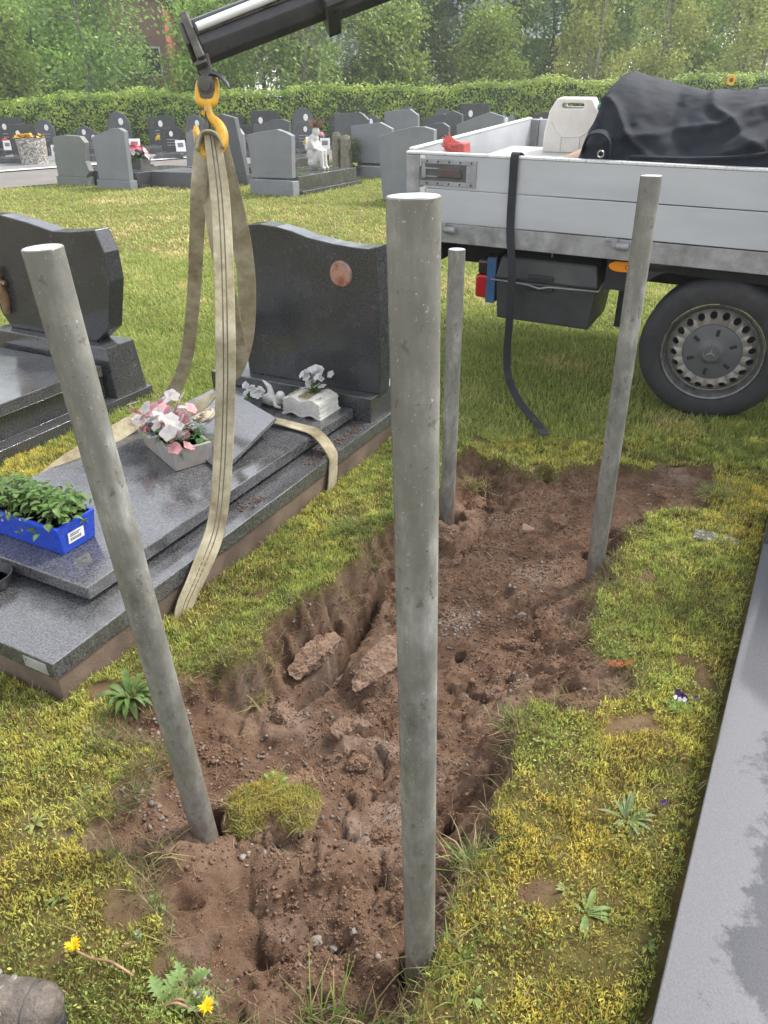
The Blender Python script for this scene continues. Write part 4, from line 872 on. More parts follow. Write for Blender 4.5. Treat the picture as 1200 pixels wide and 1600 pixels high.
# bed, tailgate, far dropside, headboard, chassis
ds = MB(); ds.box(X0+.03, X1, .035, 2.03, ZB-.05, ZB-.004); obj('bed_floor', ds, plain('grey_plywood_bed', (.22, .20, .18), .8, var=.3, scale=10), tr)
ds = MB(); ds.box(X0+.004, X0+.03, .062, 2.0, ZB, ZT+.0); obj('tailgate', ds, M_ALU, tr, .003); ds = MB(); ds.box(X0, X0+.034, .036, 2.0, ZT+.001, ZT+.013); obj('tailgate_edge', ds, M_ALUE, tr, .003)
ds = MB(); ds.box(X0, X0+.08, 2.001, 2.06, ZR, ZT); obj('corner_post', ds, M_FRAME, tr, .004)
ds = MB(); ds.box(X0+.081, X1, 2.03, 2.058, ZB, ZT); obj('far_dropside', ds, M_ALU, tr, .003)
ds = MB(); ds.box(X1+.001, X1+.04, 0, 2.06, ZR, ZT+.25); obj('headboard', ds, M_FRAME, tr, .004)
ds = MB(); ds.box(X0+.1, X1+1.0, .50, .60, .55, .76); ds.box(X0+.1, X1+1.0, 1.45, 1.55, .55, .76); ds.box(X0+.02, X0+.10, .1, 1.95, .60, .75); ds.tube([(-.08, .15, .36), (-.08, 1.9, .36)], .06, 10); obj('chassis', ds, M_UNDER, tr)
ds = MB(); ds.prism([(-.56, .72), (-.50, .62), (-.40, .70), (-.28, .755), (-.08, .775), (.12, .755), (.24, .70), (.34, .62), (.40, .70), (.32, .76), (-.50, .76)][::-1], .06, .42); obj('mudguard', ds, M_BLACKPL, tr, .004)
ds = MB(); ds.box(-.62, -.54, .30, .46, .34, .76); obj('mudflap', ds, M_UNDER, tr)
# wheel
def wheel(cx, y, parent):
    R, cz = .357, .357
    m = MB(); m.lathe([(.242, .16), (.245, .012), (.262, .004), (.30, .0), (.325, .004), (.345, .016), (.355, .035), (.357, .06), (.357, .19), (.345, .225), (.26, .235), (.242, .23)], 64, 'y', (cx, y, cz), cap=False); w = obj('wheel', m, M_RUB, parent, sm=35)
    m = MB(); m.lathe([(.243, .012), (.240, .006), (.232, .010), (.226, .035), (.215, .060), (.208, .062)], 64, 'y', (cx, y, cz), cap=False); obj('rim', m, plain('dusty_steel_rim', (.15, .148, .142), .5, .5, var=.35, scale=30, dirt=(.06, .055, .05)), w, sm=40)
    # disc with round holes: built as ring of segments
    m = MB(); n = 20; ri, ro, rh, hr = .140, .208, .182, .0185
    prof = lambda r: .062-.040*math.sin(min(1, max(0, (.208-r)/.05))*math.pi/2)+(0 if r > .158 else .5*(.158-r))
    for k_ in range(n):
        a0, a1, am = 2*math.pi*k_/n, 2*math.pi*(k_+1)/n, 2*math.pi*(k_+.5)/n
        P2 = lambda r, a: (cx+r*math.cos(a), y+prof(r), cz+r*math.sin(a))
        ring = [(ri, a0), (ri, am), (ri, a1), (rh, a1), (ro, a1), (ro, am), (ro, a0), (rh, a0)]
        hol = [(rh+hr*math.cos(b)*(-1), am+hr*1.0*math.sin(b)*(-1)/rh) for b in [math.pi*2*j/8 for j in range(8)]]
        hol = [(rh-hr*math.cos(2*math.pi*(j-1)/8), am+hr*math.sin(2*math.pi*(j-1)/8)/rh) for j in range(8)]
        v = [P2(*q) for q in ring]+[P2(*q) for q in hol]; v += [(p[0], p[1]+.02, p[2]) for p in v[8:]]
        fs = [(j, (j+1) % 8, 8+(j+1) % 8, 8+j)[::-1] for j in range(8)]+[(8+j, 8+(j+1) % 8, 16+(j+1) % 8, 16+j)[::-1] for j in range(8)]
        m.add(v, fs)
    obj('rim_disc', m, plain('silver_rim_paint', (.26, .245, .22), .5, .3, var=.25, scale=25, dirt=(.09, .075, .06)), w, sm=40)
    m = MB(); m.lathe([(.20, .085), (.001, .085)], 30, 'y', (cx, y, cz), cap=False); obj('brake_drum', m, M_UNDER, w)
    m = MB(); m.lathe([(.140, .036), (.137, .026), (.120, .022), (.070, .020), (.052, .014), (.046, .006), (.040, .004), (.001, .004)], 48, 'y', (cx, y, cz), cap=False); cp = obj('hub_cap', m, plain('grey_hub_cap', (.085, .088, .092), .5, var=.15, scale=20), w, sm=40)
    for k_ in range(6):
        a = math.pi/3*k_+.42; c, s = math.cos(a), math.sin(a); m = MB(); m.M = Matrix.Translation((cx, y, cz)) @ Matrix.Rotation(-a, 4, 'Y'); m.box(.085, .118, .0185, .0235, -.008, .008); obj('cap_slot', m, M_UNDER, cp)
    m = MB(); rg = .036; m.tube([(cx+rg*math.cos(2*math.pi*j/28), y+.003, cz+rg*math.sin(2*math.pi*j/28)) for j in range(29)], .0018, 6)
    for k_ in range(3):
        a = math.pi/2+2*math.pi*k_/3; d = Vector((math.cos(a), 0, math.sin(a))); s = Vector((-d.z, 0, d.x)); c = Vector((cx, y, cz)); tip = c+d*rg+Vector((0, .003, 0))
        m.add([tuple(c+s*.006+d*.003+Vector((0, .004, 0))), tuple(c-s*.006+d*.003+Vector((0, .004, 0))), tuple(tip), tuple(c+Vector((0, .0005, 0)))], [(0, 2, 3), (3, 2, 1), (0, 3, 1)])
    obj('star_emblem', m, plain('emblem_grey', (.16, .165, .17), .35, .3), cp); return w
wheel(-.08, .03, tr); wheel(3.2, .05, tr)
# tool box under the bed
tb = MB(); tb.frustum((-1.245, -.72, .125, .50), (-1.255, -.70, .105, .52), .355, .578); bxo = obj('tool_box', tb, M_BLACKPL if False else plain('grey_black_plastic_box', (.040, .043, .047), .5, var=.2, scale=12, bump=.12, dirt=(.075, .073, .07)), tr, .010)
tb = MB(); tb.frustum((-1.262, -.692, .098, .525), (-1.235, -.715, .115, .51), .580, .70); ld = obj('box_lid', tb, MATS['grey_black_plastic_box'], bxo, .014)
tb = MB(); tb.tube([(-1.28, .30, .60), (-1.275, .085, .578), (-1.06, .080, .572), (-1.00, .074, .56), (-.95, .080, .572), (-.685, .085, .578), (-.66, .30, .66)], .005, 8); obj('wire_bail', tb, M_FRAME, bxo, sm=60)
tb = MB(); tb.box(-1.07, -.93, .084, .100, .60, .625); tb.box(-1.075, -.925, .082, .112, .545, .568); obj('box_latch', tb, M_BLACKPL, bxo, .004)
tb = MB(); tb.tube([(-.98, .2, .70), (-.98, .2, .77)], .006, 8); obj('hanger', tb, M_FRAME, bxo)
# tail lamp, blue plate, side marker
k = NT('red_lens'); k.set(base=(.42, .012, .018), rough=.12, coat=.6); 
tb = MB(); tb.box(-1.385, -1.295, .12, .30, .455, .585); tl_ = obj('tail_lamp', tb, k.m, tr, .020, seg=4)
tb = MB(); tb.box(-1.375, -1.292, .125, .30, .587, .665); obj('smoked_lens', tb, plain('smoked_lens', (.035, .02, .02), .2, var=.1, bump=0), tl_, .016)
tb = MB(); tb.box(-1.292, -1.262, .13, .35, .44, .69); obj('lamp_bracket', tb, M_UNDER, tl_, .004)
tb = MB(); tb.box(-1.314, -1.262, .112, .128, .437, .685); obj('blue_plate', tb, plain('blue_plate', (.035, .10, .22), .5, var=.2), tr, .003)
k = NT('amber_lens'); k.set(base=(.75, .24, .012), rough=.2, coat=.5)
tb = MB(); tb.add([(-.565+.052*math.cos(a)+(.03 if math.cos(a) > 0 else -.03), .055 if s else .072, .722+.026*math.sin(a)) for s in (1, 0) for a in [2*math.pi*j/20 for j in range(20)]], [tuple(range(20)), tuple(range(39, 19, -1))]+[(j, j+20, (j+1) % 20+20, (j+1) % 20) for j in range(20)])
sm_ = obj('side_marker', tb, k.m, tr, .003, 50)
for i in range(2): tb = MB(); tb.tube([(-.555+i*.028+.008*math.cos(a), .0545, .722+.010*math.sin(a)) for a in [2*math.pi*j/10 for j in range(11 if i == 0 else 7)]], .0016, 5); obj('moulded_mark', tb, M_UNDER, sm_)
tb = MB(); tb.box(-.66, -.46, .075, .10, .60, .762); obj('marker_bracket', tb, M_UNDER, tr)
# dents and scuffs are in the paint; one dark chip
tb = MB(); tb.slab([(-.862, -.001), (-.85, -.001), (-.84, -.0005)], 1.06, 1.072)

# things on the truck bed
def onbed(name, label, cat, x, y, z=ZB-.003, rz=0.0):
    o = thing(name, label, cat); o.matrix_world = TM @ Matrix.Translation((x, y, z)) @ Matrix.Rotation(rz, 4, 'Z'); return o
cr = onbed('white_crate', 'low white lidded crate inside the truck bed behind the broom', 'crate', -1.60, .30)
m = MB(); m.box(0, .52, 0, .95, 0, .222); obj('crate_body', m, plain('scuffed_white_board', (.42, .41, .385), .6, var=.15, scale=9, dirt=(.42, .40, .36)), cr, .006)
m = MB(); m.box(-.01, .535, -.01, .965, .223, .247); obj('lid', m, MATS['scuffed_white_board'], cr, .004)
wp = onbed('timber_plank', 'brown timber plank beside the white jerrycan', 'plank', -1.02, .25)
m = MB(); m.box(0, .14, 0, 1.2, .26, .31); m.box(.01, .13, .02, .12, 0, .26); m.box(.01, .13, 1.0, 1.1, 0, .26); obj('plank', m, plain('bare_timber', (.30, .19, .12), .7, var=.3, scale=6), wp, .004)
jc = onbed('jerrycan', 'off-white plastic jerrycan standing on the truck bed', 'jerrycan', -1.335, 1.02, ZB+.245, .10)
jo = [(0, 0), (.315, 0), (.32, .10), (.30, .22), (.262, .285), (.06, .285), (.022, .22), (0, .10)]
hole = [(.10, .235), (.215, .235), (.225, .247), (.215, .262), (.10, .262), (.09, .247)]
def can_mesh():
    bm = bmesh.new(); ov = [bm.verts.new((x, 0, z)) for x, z in jo]; hv = [bm.verts.new((x, 0, z)) for x, z in hole]
    e = [bm.edges.new((L[i], L[(i+1) % len(L)])) for L in (ov, hv) for i in range(len(L))]
    bmesh.ops.triangle_fill(bm, use_beauty=True, use_dissolve=False, edges=e)
    r = bmesh.ops.extrude_face_region(bm, geom=bm.faces[:]); bmesh.ops.translate(bm, vec=(0, .18, 0), verts=[v for v in r['geom'] if isinstance(v, bmesh.types.BMVert)])
    bmesh.ops.recalc_face_normals(bm, faces=bm.faces); me = bpy.data.meshes.new('can_body'); bm.to_mesh(me); bm.free(); return me
M_CAN = plain('yellowed_white_plastic', (.66, .63, .58), .5, var=.08, scale=10, bump=.08, dirt=(.58, .53, .47))
obj('can_body', can_mesh(), M_CAN, jc, .012, 40, 3)
m = MB()
for pth in ([(.07, .11), (.105, .085), (.105, .01)], [(.25, .11), (.215, .085), (.215, .01)], [(.105, .085), (.215, .085)], [(.03, .17), (.07, .11)], [(.29, .17), (.25, .11)]): m.tube([(x, -.001, z) for x, z in pth], .004, 6)
obj('moulded_rib', m, M_CAN, jc, sm=60)
m = MB(); m.M = Matrix.Translation((.33, .02, .24)); m.tube([(-.03, .05, .0), (.03, .02, .0)], .022, 14); obj('screw_cap', m, plain('green_cap', (.02, .22, .12), .4), jc, sm=40)
# broom head
bh = onbed('broom_head', 'red bristle broom head lying on the rear dropside', 'broom', -1.50, .14, 1.155, .0)
m = MB(); m.frustum((-.03, .016, -.02, .09), (-.026, .010, -.015, .085), 0, .085); obj('broom_stock', m, plain('faded_red_wood', (.42, .075, .06), .6, var=.2, scale=20), bh, .008)
m = MB(); r_ = random.Random(2)
for i in range(260):
    y_ = r_.uniform(-.012, .082); z_ = r_.uniform(.01, .078); sp = (z_-.05)*.45+r_.gauss(0, .007)
    m.tube([(-.028, y_, z_), (-.07, y_+r_.gauss(0, .006), z_+sp*.4), (-.105+r_.gauss(0, .007), y_+r_.gauss(0, .008), z_+sp+.020)], .0026, 3, cap=False)
b_o = obj('bristles', m, plain('red_bristle', (.52, .10, .085), .6, var=.35, scale=60), bh); b_o['kind'] = 'stuff'
# tarpaulin over the load
tp = onbed('tarpaulin', 'crumpled dark grey tarpaulin heaped over the load on the truck', 'tarpaulin', 0, 0, 0)
NI, NJ = 190, 110
I, J = np.meshgrid(np.linspace(0, 1, NI), np.linspace(0, 1, NJ), indexing='ij')
xl = -.865; X_ = xl+2.45*I**1.15
crest = np.interp(X_, [-.875, -.84, -.78, -.70, -.55, -.40, -.2, .1, .5, 1.7], [1.50, 1.545, 1.56, 1.535, 1.495, 1.465, 1.46, 1.47, 1.47, 1.47])
endr = 1-np.clip((X_-xl)/.06, 0, 1); endf = np.sqrt(np.maximum(0, 1-endr**2))
u = J; yb = .055; yc = .62
Yp = np.where(u < .5, yb+(yc-yb)*(u/.5)**1.25, yc+(u-.5)/.5*.95)
zb = 1.165; prof = np.where(u < .5, np.sin(np.clip(u/.5, 0, 1)*math.pi/2)**.8, np.cos(np.clip((u-.5)/.5, 0, 1)*math.pi/2)**.55)
Zp = zb+(crest-zb)*prof; Zp = np.where(u > .5, .95+(crest-.95)*prof, Zp)
Zp = zb+(Zp-zb)*np.maximum(endf, .05)
w_ = X_+Zp*1.15+(fbm(X_, Zp+Yp, .5, 2, 203)-.5)*.5
def crease(v, c, w): return np.exp(-np.abs((v-c)/w)**1.5)
fold = (fbm(X_*1.0-Zp*.9, X_*.5+Zp*.7+Yp*.5, .42, 2, 201)-.5)*.16
for cc_, ww_, aa_ in ((.42, .030, .045), (.60, .05, -.06), (.78, .028, .05), (1.02, .06, -.05), (1.25, .035, .05), (1.55, .05, -.05), (1.85, .04, .05), (2.2, .06, -.04)): fold = fold+aa_*crease(w_, cc_, ww_)*(.6+.6*fbm(X_, Zp, .3, 2, int(cc_*50)))
v_ = Zp*1.0-X_*.30+(fbm(X_, Yp, .4, 2, 207)-.5)*.2
for cc_, ww_, aa_ in ((1.50, .020, .03), (1.42, .03, -.035), (1.34, .018, .028), (1.26, .03, -.03)): fold = fold+aa_*crease(v_, cc_, ww_)
fold += (fbm(X_, Zp+Yp, .06, 3, 209)-.5)*.016+(np.abs(fbm(X_*1.2+Zp, Zp*.6-X_*.3, .11, 2, 213)-.5)*-2+.4)*.028
fold *= np.clip(np.minimum(u/.10, 1), 0, 1)*np.maximum(.35, endf)
Yp = Yp-np.minimum(fold, .09)*1.0; Zp = Zp+fold*.25; Yp = np.maximum(Yp, .036+.02*fbm(X_, Zp, .1, 2, 3)); X_ = X_-.05*np.sin(u*math.pi*2)*(1-endf)
tm_ = NT('grey_tarpaulin'); cz = tm_.noise(5, 6, .65); tm_.set(base=tm_.mix(tm_.ramp(tm_.noise(40, 2, .5), [(.80, (0, 0, 0)), (.84, (.6,)*3)]), tm_.ramp(cz, [(.3, (.018, .021, .027)), (.7, (.034, .038, .046))]), (.3, .3, .3)), rough=.8, spec=.12); tm_.bump(tm_.mix(.5, tm_.noise(9, 5, .6), tm_.noise(300, 2)), .22, .012)
q_ = np.arange(NI-1)[:, None]*NJ+np.arange(NJ-1)[None]; Q = np.stack([q_, q_+NJ, q_+NJ+1, q_+1], -1).reshape(-1, 4)
smooth(obj('sheet', fastmesh('sheet', np.stack([X_.ravel(), Yp.ravel(), Zp.ravel()], 1), Q, tm_.m), None, tp))
m = MB(); m.tube(bez([(-.62, .045, 1.222), (-.35, .04, 1.228), (-.1, .045, 1.25), (.10, .09, 1.30), (.30, .14, 1.345), (.7, .2, 1.38)]), .008, 6); obj('hem', m, tm_.m, tp, sm=60)
m = MB(); m.strip(bez([(-.86, .16, 1.19), (-.855, .10, 1.25), (-.82, .06, 1.31), (-.76, .05, 1.32), (-.72, .06, 1.28), (-.71, .07, 1.20)]), .05, (0, 1, .25), .006); obj('rolled_flap', m, tm_.m, tp, .002, 60)
m = MB(); ec = Vector((-.745, -.01, 1.235)); m.tube([tuple(ec+Vector((.014*math.cos(a), 0, .014*math.sin(a)))) for a in [2*math.pi*j/16 for j in range(17)]], .004, 6); obj('eyelet', m, plain('brass_eyelet', (.5, .5, .48), .3, .8), tp, sm=60)
m = MB(); m.box(-.72, 1.6, .35, 1.35, ZB, 1.18); ldo = onbed('covered_load', 'boxy load hidden beneath the tarpaulin', 'load', 0, 0, 0); obj('load_box', m, M_UNDER, ldo, .02)
# black strap over the dropside
bs = thing('black_strap', 'black webbing strap hanging over the dropside to the grass', 'strap'); W_ = lambda x, y, z: TM @ Vector((x, y, z))
tpn = (TM.to_3x3() @ Vector((0, 1, 0))).normalized(); tpp = TM @ Vector((0, -.03, 0))
pts = [W_(-1.16, .09, 1.195), W_(-1.16, .045, 1.215), W_(-1.16, -.012, 1.213), W_(-1.16, -.014, 1.10), W_(-1.155, -.012, .86), onplane(800, 430, tpp, tpn), onplane(796, 500, tpp, tpn), onplane(792, 555, tpp, tpn), onplane(795, 592, tpp-tpn*.05, tpn), gp(812, 628, .07), gp(832, 652, .05)]
pe = gp(850, 676, .02); pe = gp(850, 676, .045); pts += [gp(841, 663, .05), pe]; bs.location = pe
m = MB(); m.M = Matrix.Translation(-pe); sx_ = tuple((TM.to_3x3() @ Vector((1, 0, 0)))[:]); m.strip(bez(pts, 5), .042, sx_, .004); obj('webbing', m, plain('black_webbing', (.016, .017, .022), .75, var=.2, scale=40), bs, .001, 60)
m = MB(); m.M = Matrix.Translation(-pe); m.strip([gp(846, 671, .05), gp(851, 679, .045)], .046, sx_, .007); obj('strap_end', m, plain('strap_end_cap', (.06, .06, .065), .5, .3), bs)

# ---------------------------------------------------------------- graves across the lawn, seen from behind
UN = Vector((UG.x, UG.y, 0))
def stone_px(name, label, outline, base, mat, thick=.10, foot=.0, ledger=None, group='gravestones across the lawn', cat='gravestone'):
    """outline: pixels of the stone's near face; base: pixel of its foot on the ground"""
    B = gp(*base); o = thing(name, label, cat, B, GROT, group)
    pts = []
    for px, py in outline:
        q = onplane(px, py, B, UN)-B; pts.append((q.xy.dot(-VG), q.z))
    xs_ = [p[0] for p in pts]; x0, x1 = min(xs_), max(xs_)
    if foot:
        lo = sorted(pts, key=lambda p: p[1])[:2]; xa, xb = min(lo[0][0], lo[1][0]), max(lo[0][0], lo[1][0])
        pts = [(x, max(z, foot)) for x, z in pts]
        m = MB(); m.box(xa-.03, xb+.03, -.03, thick+.05, 0, foot-.002); obj('foot', m, mat, o, .008)
    ar = sum(pts[i][0]*pts[(i+1) % len(pts)][1]-pts[(i+1) % len(pts)][0]*pts[i][1] for i in range(len(pts)))
    if ar < 0: pts = pts[::-1]
    m = MB(); m.prism(pts, 0, thick); obj('headstone', m, mat, o, .008)
    if ledger:
        L, h = ledger; m = MB(); m.box(x0-.04, x1+.04, thick+.06, L, 0, .07); obj('plinth', m, M_GRAN, o, .006)
        m = MB(); m.box(x0+.03, x1-.03, thick+.07, L-.08, .072, h); obj('cover_slab', m, M_GRAN, o, .006)
    return o
SPX = stone_px
SPX('headstone_grave', 'greenish grey gravestone with notched shoulders seen from behind', [(93, 284), (88, 260), (86, 252), (82, 214), (100, 211), (124, 213), (132, 223), (133, 252), (140, 268), (137, 288)], (92, 289), M_BACK2, .12, .17, (1.9, .28))
SPX('headstone_grave', 'blue grey gravestone with one raised shoulder beside the pink bouquet', [(155, 283), (150, 250), (143, 214), (158, 208), (172, 201), (184, 200), (193, 205), (203, 285)], (154, 294), M_BACK, .11, .16, (1.9, .28))
SPX('headstone_grave', 'low dark granite tomb with a flat top behind the blue grey stone', [(236, 291), (236, 268), (304, 270), (304, 296)], (236, 292), M_BACK3, .9, 0, None)
SPX('headstone_grave', 'tall slanting charcoal gravestone half hidden by the sling', [(338, 284), (334, 182), (345, 178), (366, 184), (386, 283)], (338, 288), M_BACK3, .12, .20, (1.9, .3))
SPX('headstone_grave', 'narrow grey gravestone left of the sling strand', [(292, 264), (290, 207), (300, 204), (312, 208), (312, 266)], (292, 270), M_BACK, .10, 0, None)
SPX('headstone_grave', 'pale grey gravestone with a shallow peaked top in front of the white statue', [(393, 277), (390, 240), (384, 211), (405, 206), (432, 202), (446, 207), (455, 212), (456, 279)], (392, 304), M_BACK, .12, .24, (2.3, .30))
SPX('headstone_grave', 'black gravestone with a wavy top behind the peaked grey stone', [(396, 262), (396, 194), (410, 193), (425, 187), (440, 186), (451, 190), (452, 260)], (396, 266), M_BACK3, .10, .2, (1.8, .25))
SPX('headstone_grave', 'thin pale gravestone edge behind the sling', [(367, 255), (365, 205), (372, 200), (379, 210), (382, 256)], (367, 264), M_BACK, .1, 0, None)
SPX('headstone_grave', 'charcoal gravestone with a slanted top left of the wooden stumps', [(523, 240), (522, 177), (545, 177), (560, 175), (566, 178), (575, 187), (575, 240)], (523, 252), M_BACK3, .10, .15, (1.8, .25))
SPX('headstone_grave', 'grey gravestone with dark base right of the wooden stumps', [(550, 254), (548, 197), (570, 194), (593, 191), (612, 201), (610, 256)], (549, 277), M_BACK, .11, .22, (1.9, .28))
SPX('headstone_grave', 'large grey gravestone with a curved top beside the truck tail', [(598, 312), (593, 250), (592, 213), (615, 205), (645, 198), (662, 198), (678, 203), (676, 314)], (598, 314), M_BACK, .12, 0, (1.9, .28))
SPX('headstone_grave', 'light grey gravestone peeking above the large curved stone', [(602, 240), (600, 175), (620, 172), (640, 170), (653, 180), (653, 240)], (602, 252), M_BACK, .1, .15, None)
SPX('headstone_grave', 'dark gravestone with a swooping top behind the truck tailgate', [(660, 232), (660, 186), (680, 180), (700, 178), (706, 172), (722, 179), (722, 232)], (660, 246), M_BACK3, .1, .15, None)
SPX('headstone_grave', 'rounded charcoal gravestone just behind the truck tail', [(667, 270), (667, 196), (680, 192), (692, 192), (701, 198), (702, 270)], (667, 272), M_BACK3, .1, 0, None)
SPX('headstone_grave', 'grey gravestone with sloping shoulders behind the tailgate', [(715, 244), (713, 195), (740, 184), (765, 175), (787, 182), (787, 246)], (715, 250), M_BACK, .1, 0, None)
SPX('headstone_grave', 'grey gravestone with a pointed top far behind the tailgate', [(748, 218), (746, 172), (775, 171), (796, 170), (805, 176), (805, 218)], (748, 222), M_BACK, .1, 0, None)
SPX('headstone_grave', 'low peaked grey gravestone nearest the jerrycan', [(763, 206), (763, 168), (785, 162), (802, 166), (802, 206)], (763, 210), M_BACK, .1, 0, None)
SPX('headstone_grave', 'short dark gravestone right of the low peaked stone', [(820, 210), (820, 181), (835, 177), (848, 174), (848, 210)], (820, 214), M_BACK3, .1, 0, None)

# kneeling white statue on the peaked stone's grave
q = onplane(497, 273, gp(455, 300) + UN*.9, UN); st = thing('white_statue', 'white statue of a seated figure hugging its knees on a tomb', 'statue', (q.x, q.y, .30), GROT)
m = MB(); S = .86
def bl(x, y, z, a, b=None, c=None): m.ball((x*S, y*S, z*S), tuple(v*S for v in (a, b or a, c or a)))
bl(-.06, 0, .14, .17, .15, .13); bl(-.10, 0, .30, .15, .13, .17); bl(-.09, 0, .48, .145, .13, .16); bl(-.06, 0, .62, .11, .12, .08); bl(.0, 0, .74, .085, .08, .10)
m.tube([(-.02*S, 0, .64*S), (0, 0, .72*S)], .055*S, 8)
for sy in (-.07, .07):
    m.tube([(-.04*S, sy*S, .12*S), (.10*S, sy*S, .30*S), (.14*S, sy*S, .40*S)], [.085*S, .075*S, .06*S], 10); m.tube([(.14*S, sy*S, .40*S), (.15*S, sy*S, .22*S), (.17*S, sy*S, .05*S), (.24*S, sy*S, .03*S)], [.06*S, .05*S, .04*S, .035*S], 10)
    m.tube([(-.08*S, sy*1.7*S, .58*S), (.02*S, sy*1.8*S, .42*S), (.14*S, sy*.6*S, .38*S)], [.05*S, .042*S, .035*S], 10)
remesh(obj('figure', m, M_WHITE, st), .014, 3)
m = MB(); r_ = random.Random(4)
for i in range(140): m.tube([(0, 0, .80*S), (r_.gauss(0, .07), r_.gauss(0, .07), .86*S+abs(r_.gauss(0, .05)))], .006, 3, cap=False)
db = obj('dried_wreath', m, plain('dry_brown_heather', (.22, .12, .075), .9), st); db['kind'] = 'stuff'
# plinth under the statue is the tomb behind the stone
# wooden stumps with ivy
for i, (a, b, h, w) in enumerate(((528, 278, .86, .10), (542, 279, .80, .12))):
    B = gp(a, b); o = thing('wooden_stump', ('slim grey weathered wooden stump', 'thick grey weathered wooden stump')[i]+' with ivy between the gravestones', 'stump', B, .3*i, 'weathered stumps')
    m = MB(); n = 14; pr = [(w*1.15, 0), (w, .12), (w*.9, h*.6), (w*.85, h*.92), (w*.6, h)]; m.lathe(pr, n); m.v = [(x+(.012*math.sin(k_*2.3)), y+.012*math.cos(k_*1.7), z) for k_, (x, y, z) in enumerate(m.v)]
    obj('trunk', m, plain('grey_bark', (.17, .155, .12), .9, var=.4, scale=12, bump=.7, bscale=40), o)
    m = MB(); r_ = random.Random(20+i)
    for k_ in range(170): a_ = r_.uniform(0, 6.28); leafblade(m, (w*1.15*math.cos(a_)+.14, w*1.15*math.sin(a_)*.9, r_.uniform(.1, h*.95)), r_.uniform(0, 6.28), .075, .065, .3, .5, 3)
    obj('ivy', m, vmat('ivy_leaf', (.10, .17, .03)), o)
# pot of pink and white flowers
B = gp(225, 284); q = onplane(222, 268, gp(236, 292)+UN*.5, UN); fp = thing('bouquet_pot', 'dark square pot with a round pink and white bouquet', 'flower pot', (q.x-.02, q.y, .0), GROT)
m = MB(); m.box(-.30, .30, -.3, .5, 0, q.z-.005); obj('pedestal', m, M_BACK3, fp, .006)
m = MB(); m.frustum((-.14, .14, -.13, .13), (-.17, .17, -.15, .15), q.z, q.z+.24); obj('pot', m, plain('slate_square_pot', (.09, .085, .075), .7), fp, .006)
for cn, cc in (('pink', (.62, .12, .18)), ('white', (.66, .64, .62))):
    m = MB(); r_ = random.Random(cn)
    for k_ in range(26): v_ = Vector((r_.gauss(0, 1), r_.gauss(0, 1), abs(r_.gauss(0, .8)))).normalized(); flower(m, (v_.x*.20, v_.y*.20, q.z+.27+v_.z*.20), .055, 5, v_, .5, k_)
    o_ = obj('blooms', m, vmat('bouquet_'+cn, cc, .25, .15), fp); o_['kind'] = 'stuff'
m = MB()
for k_ in range(60): leafblade(m, (0, 0, q.z+.24), r_.uniform(0, 6.28), .24, .05, r_.uniform(.2, 1), .5, 3)
o_ = obj('leaves', m, MATS['green_frond'], fp); o_['kind'] = 'stuff'
# exposed-aggregate round planter
B = gp(56, 257); cp_ = thing('concrete_planter', 'speckled concrete tub with yellow flowers by the path', 'planter', B); kc = NT('exposed_aggregate'); vv = kc.voro(26)
kc.set(base=kc.ramp(vv.outputs['Color'], [(.2, (.13, .115, .095)), (.5, (.28, .26, .23)), (.85, (.48, .46, .42))]), rough=.9); kc.bump(vv.outputs['Distance'], .7, .03)
m = MB(); m.lathe([(.34, 0), (.345, .2), (.375, .62), (.335, .62), (.32, .50)], 32); obj('tub', m, kc.m, cp_, sm=30)
m = MB(); r_ = random.Random(6)
for k_ in range(60): flower(m, (-.14+r_.gauss(0, .12), r_.gauss(0, .12), .64+r_.uniform(0, .09)), .045, 5, (r_.gauss(0, .5), r_.gauss(0, .5), 1), .4, k_)
o_ = obj('blooms', m, vmat('yellow_petal', (.66, .40, .02), .3, .15), cp_); o_['kind'] = 'stuff'
m = MB(); m.lathe([(.001, .56), (.32, .56)], 20, cap=False); obj('soil', m, MATS['potting_soil'], cp_)

# ---------------------------------------------------------------- the hedge
hA, hB = Vector((-24.0, 25.5, 0)), Vector((34.0, 33.5, 0)); hd = (hB-hA); HL = hd.length; hd.normalize(); hn = Vector((hd.y, -hd.x, 0))
hg = thing('beech_hedge', 'long clipped bright green beech hedge behind the graves', 'hedge', hA, math.atan2(hd.y, hd.x))
def htop(x): return 1.50+.022*np.maximum(0, x-8)*.65+.06*np.sin(x*.9)+.05*np.sin(x*2.3+1)
m = MB(); n = 60
for i in range(n):
    a, b = HL*i/n, HL*(i+1)/n; m.box(a, b, -.42, .45, 0, float(htop(np.array((a+b)/2)))-.14)
obj('branches', m, plain('hedge_inside', (.035, .055, .018), .95, scale=8), hg)
def leafcards(C, N, size, cols, aspect=.62):
    """diamond-ish leaves centred at C with normals N"""
    n = len(C); r = rng.normal(size=(n, 3)); t = np.cross(N, r); t /= np.linalg.norm(t, axis=1, keepdims=True)+1e-9; b = np.cross(N, t)
    s = size[:, None]; V = np.stack([C-t*s*.5, C-b*s*aspect*.5+t*s*.05+N*s*.08, C+t*s*.5, C+b*s*aspect*.5+t*s*.05+N*s*.08], 1).reshape(-1, 3)
    Q = np.arange(n*4).reshape(-1, 4); return V, Q, np.repeat(cols, 4, 0)
n1 = 60000; x = U(0, HL, n1); face = U(0, 1, n1) < .70; z = np.where(face, U(.1, 1, n1), 1)*htop(x); y = np.where(face, -.46+rng.normal(0, .05, n1), U(-.5, .5, n1)); z = z+np.where(face, 0, rng.normal(.0, .06, n1))
clump = fbm(x, z*1.4, .35, 3, 301); y = np.where(face, y-(clump-.5)*.22, y); z = np.where(face, z, z+(clump-.5)*.16)
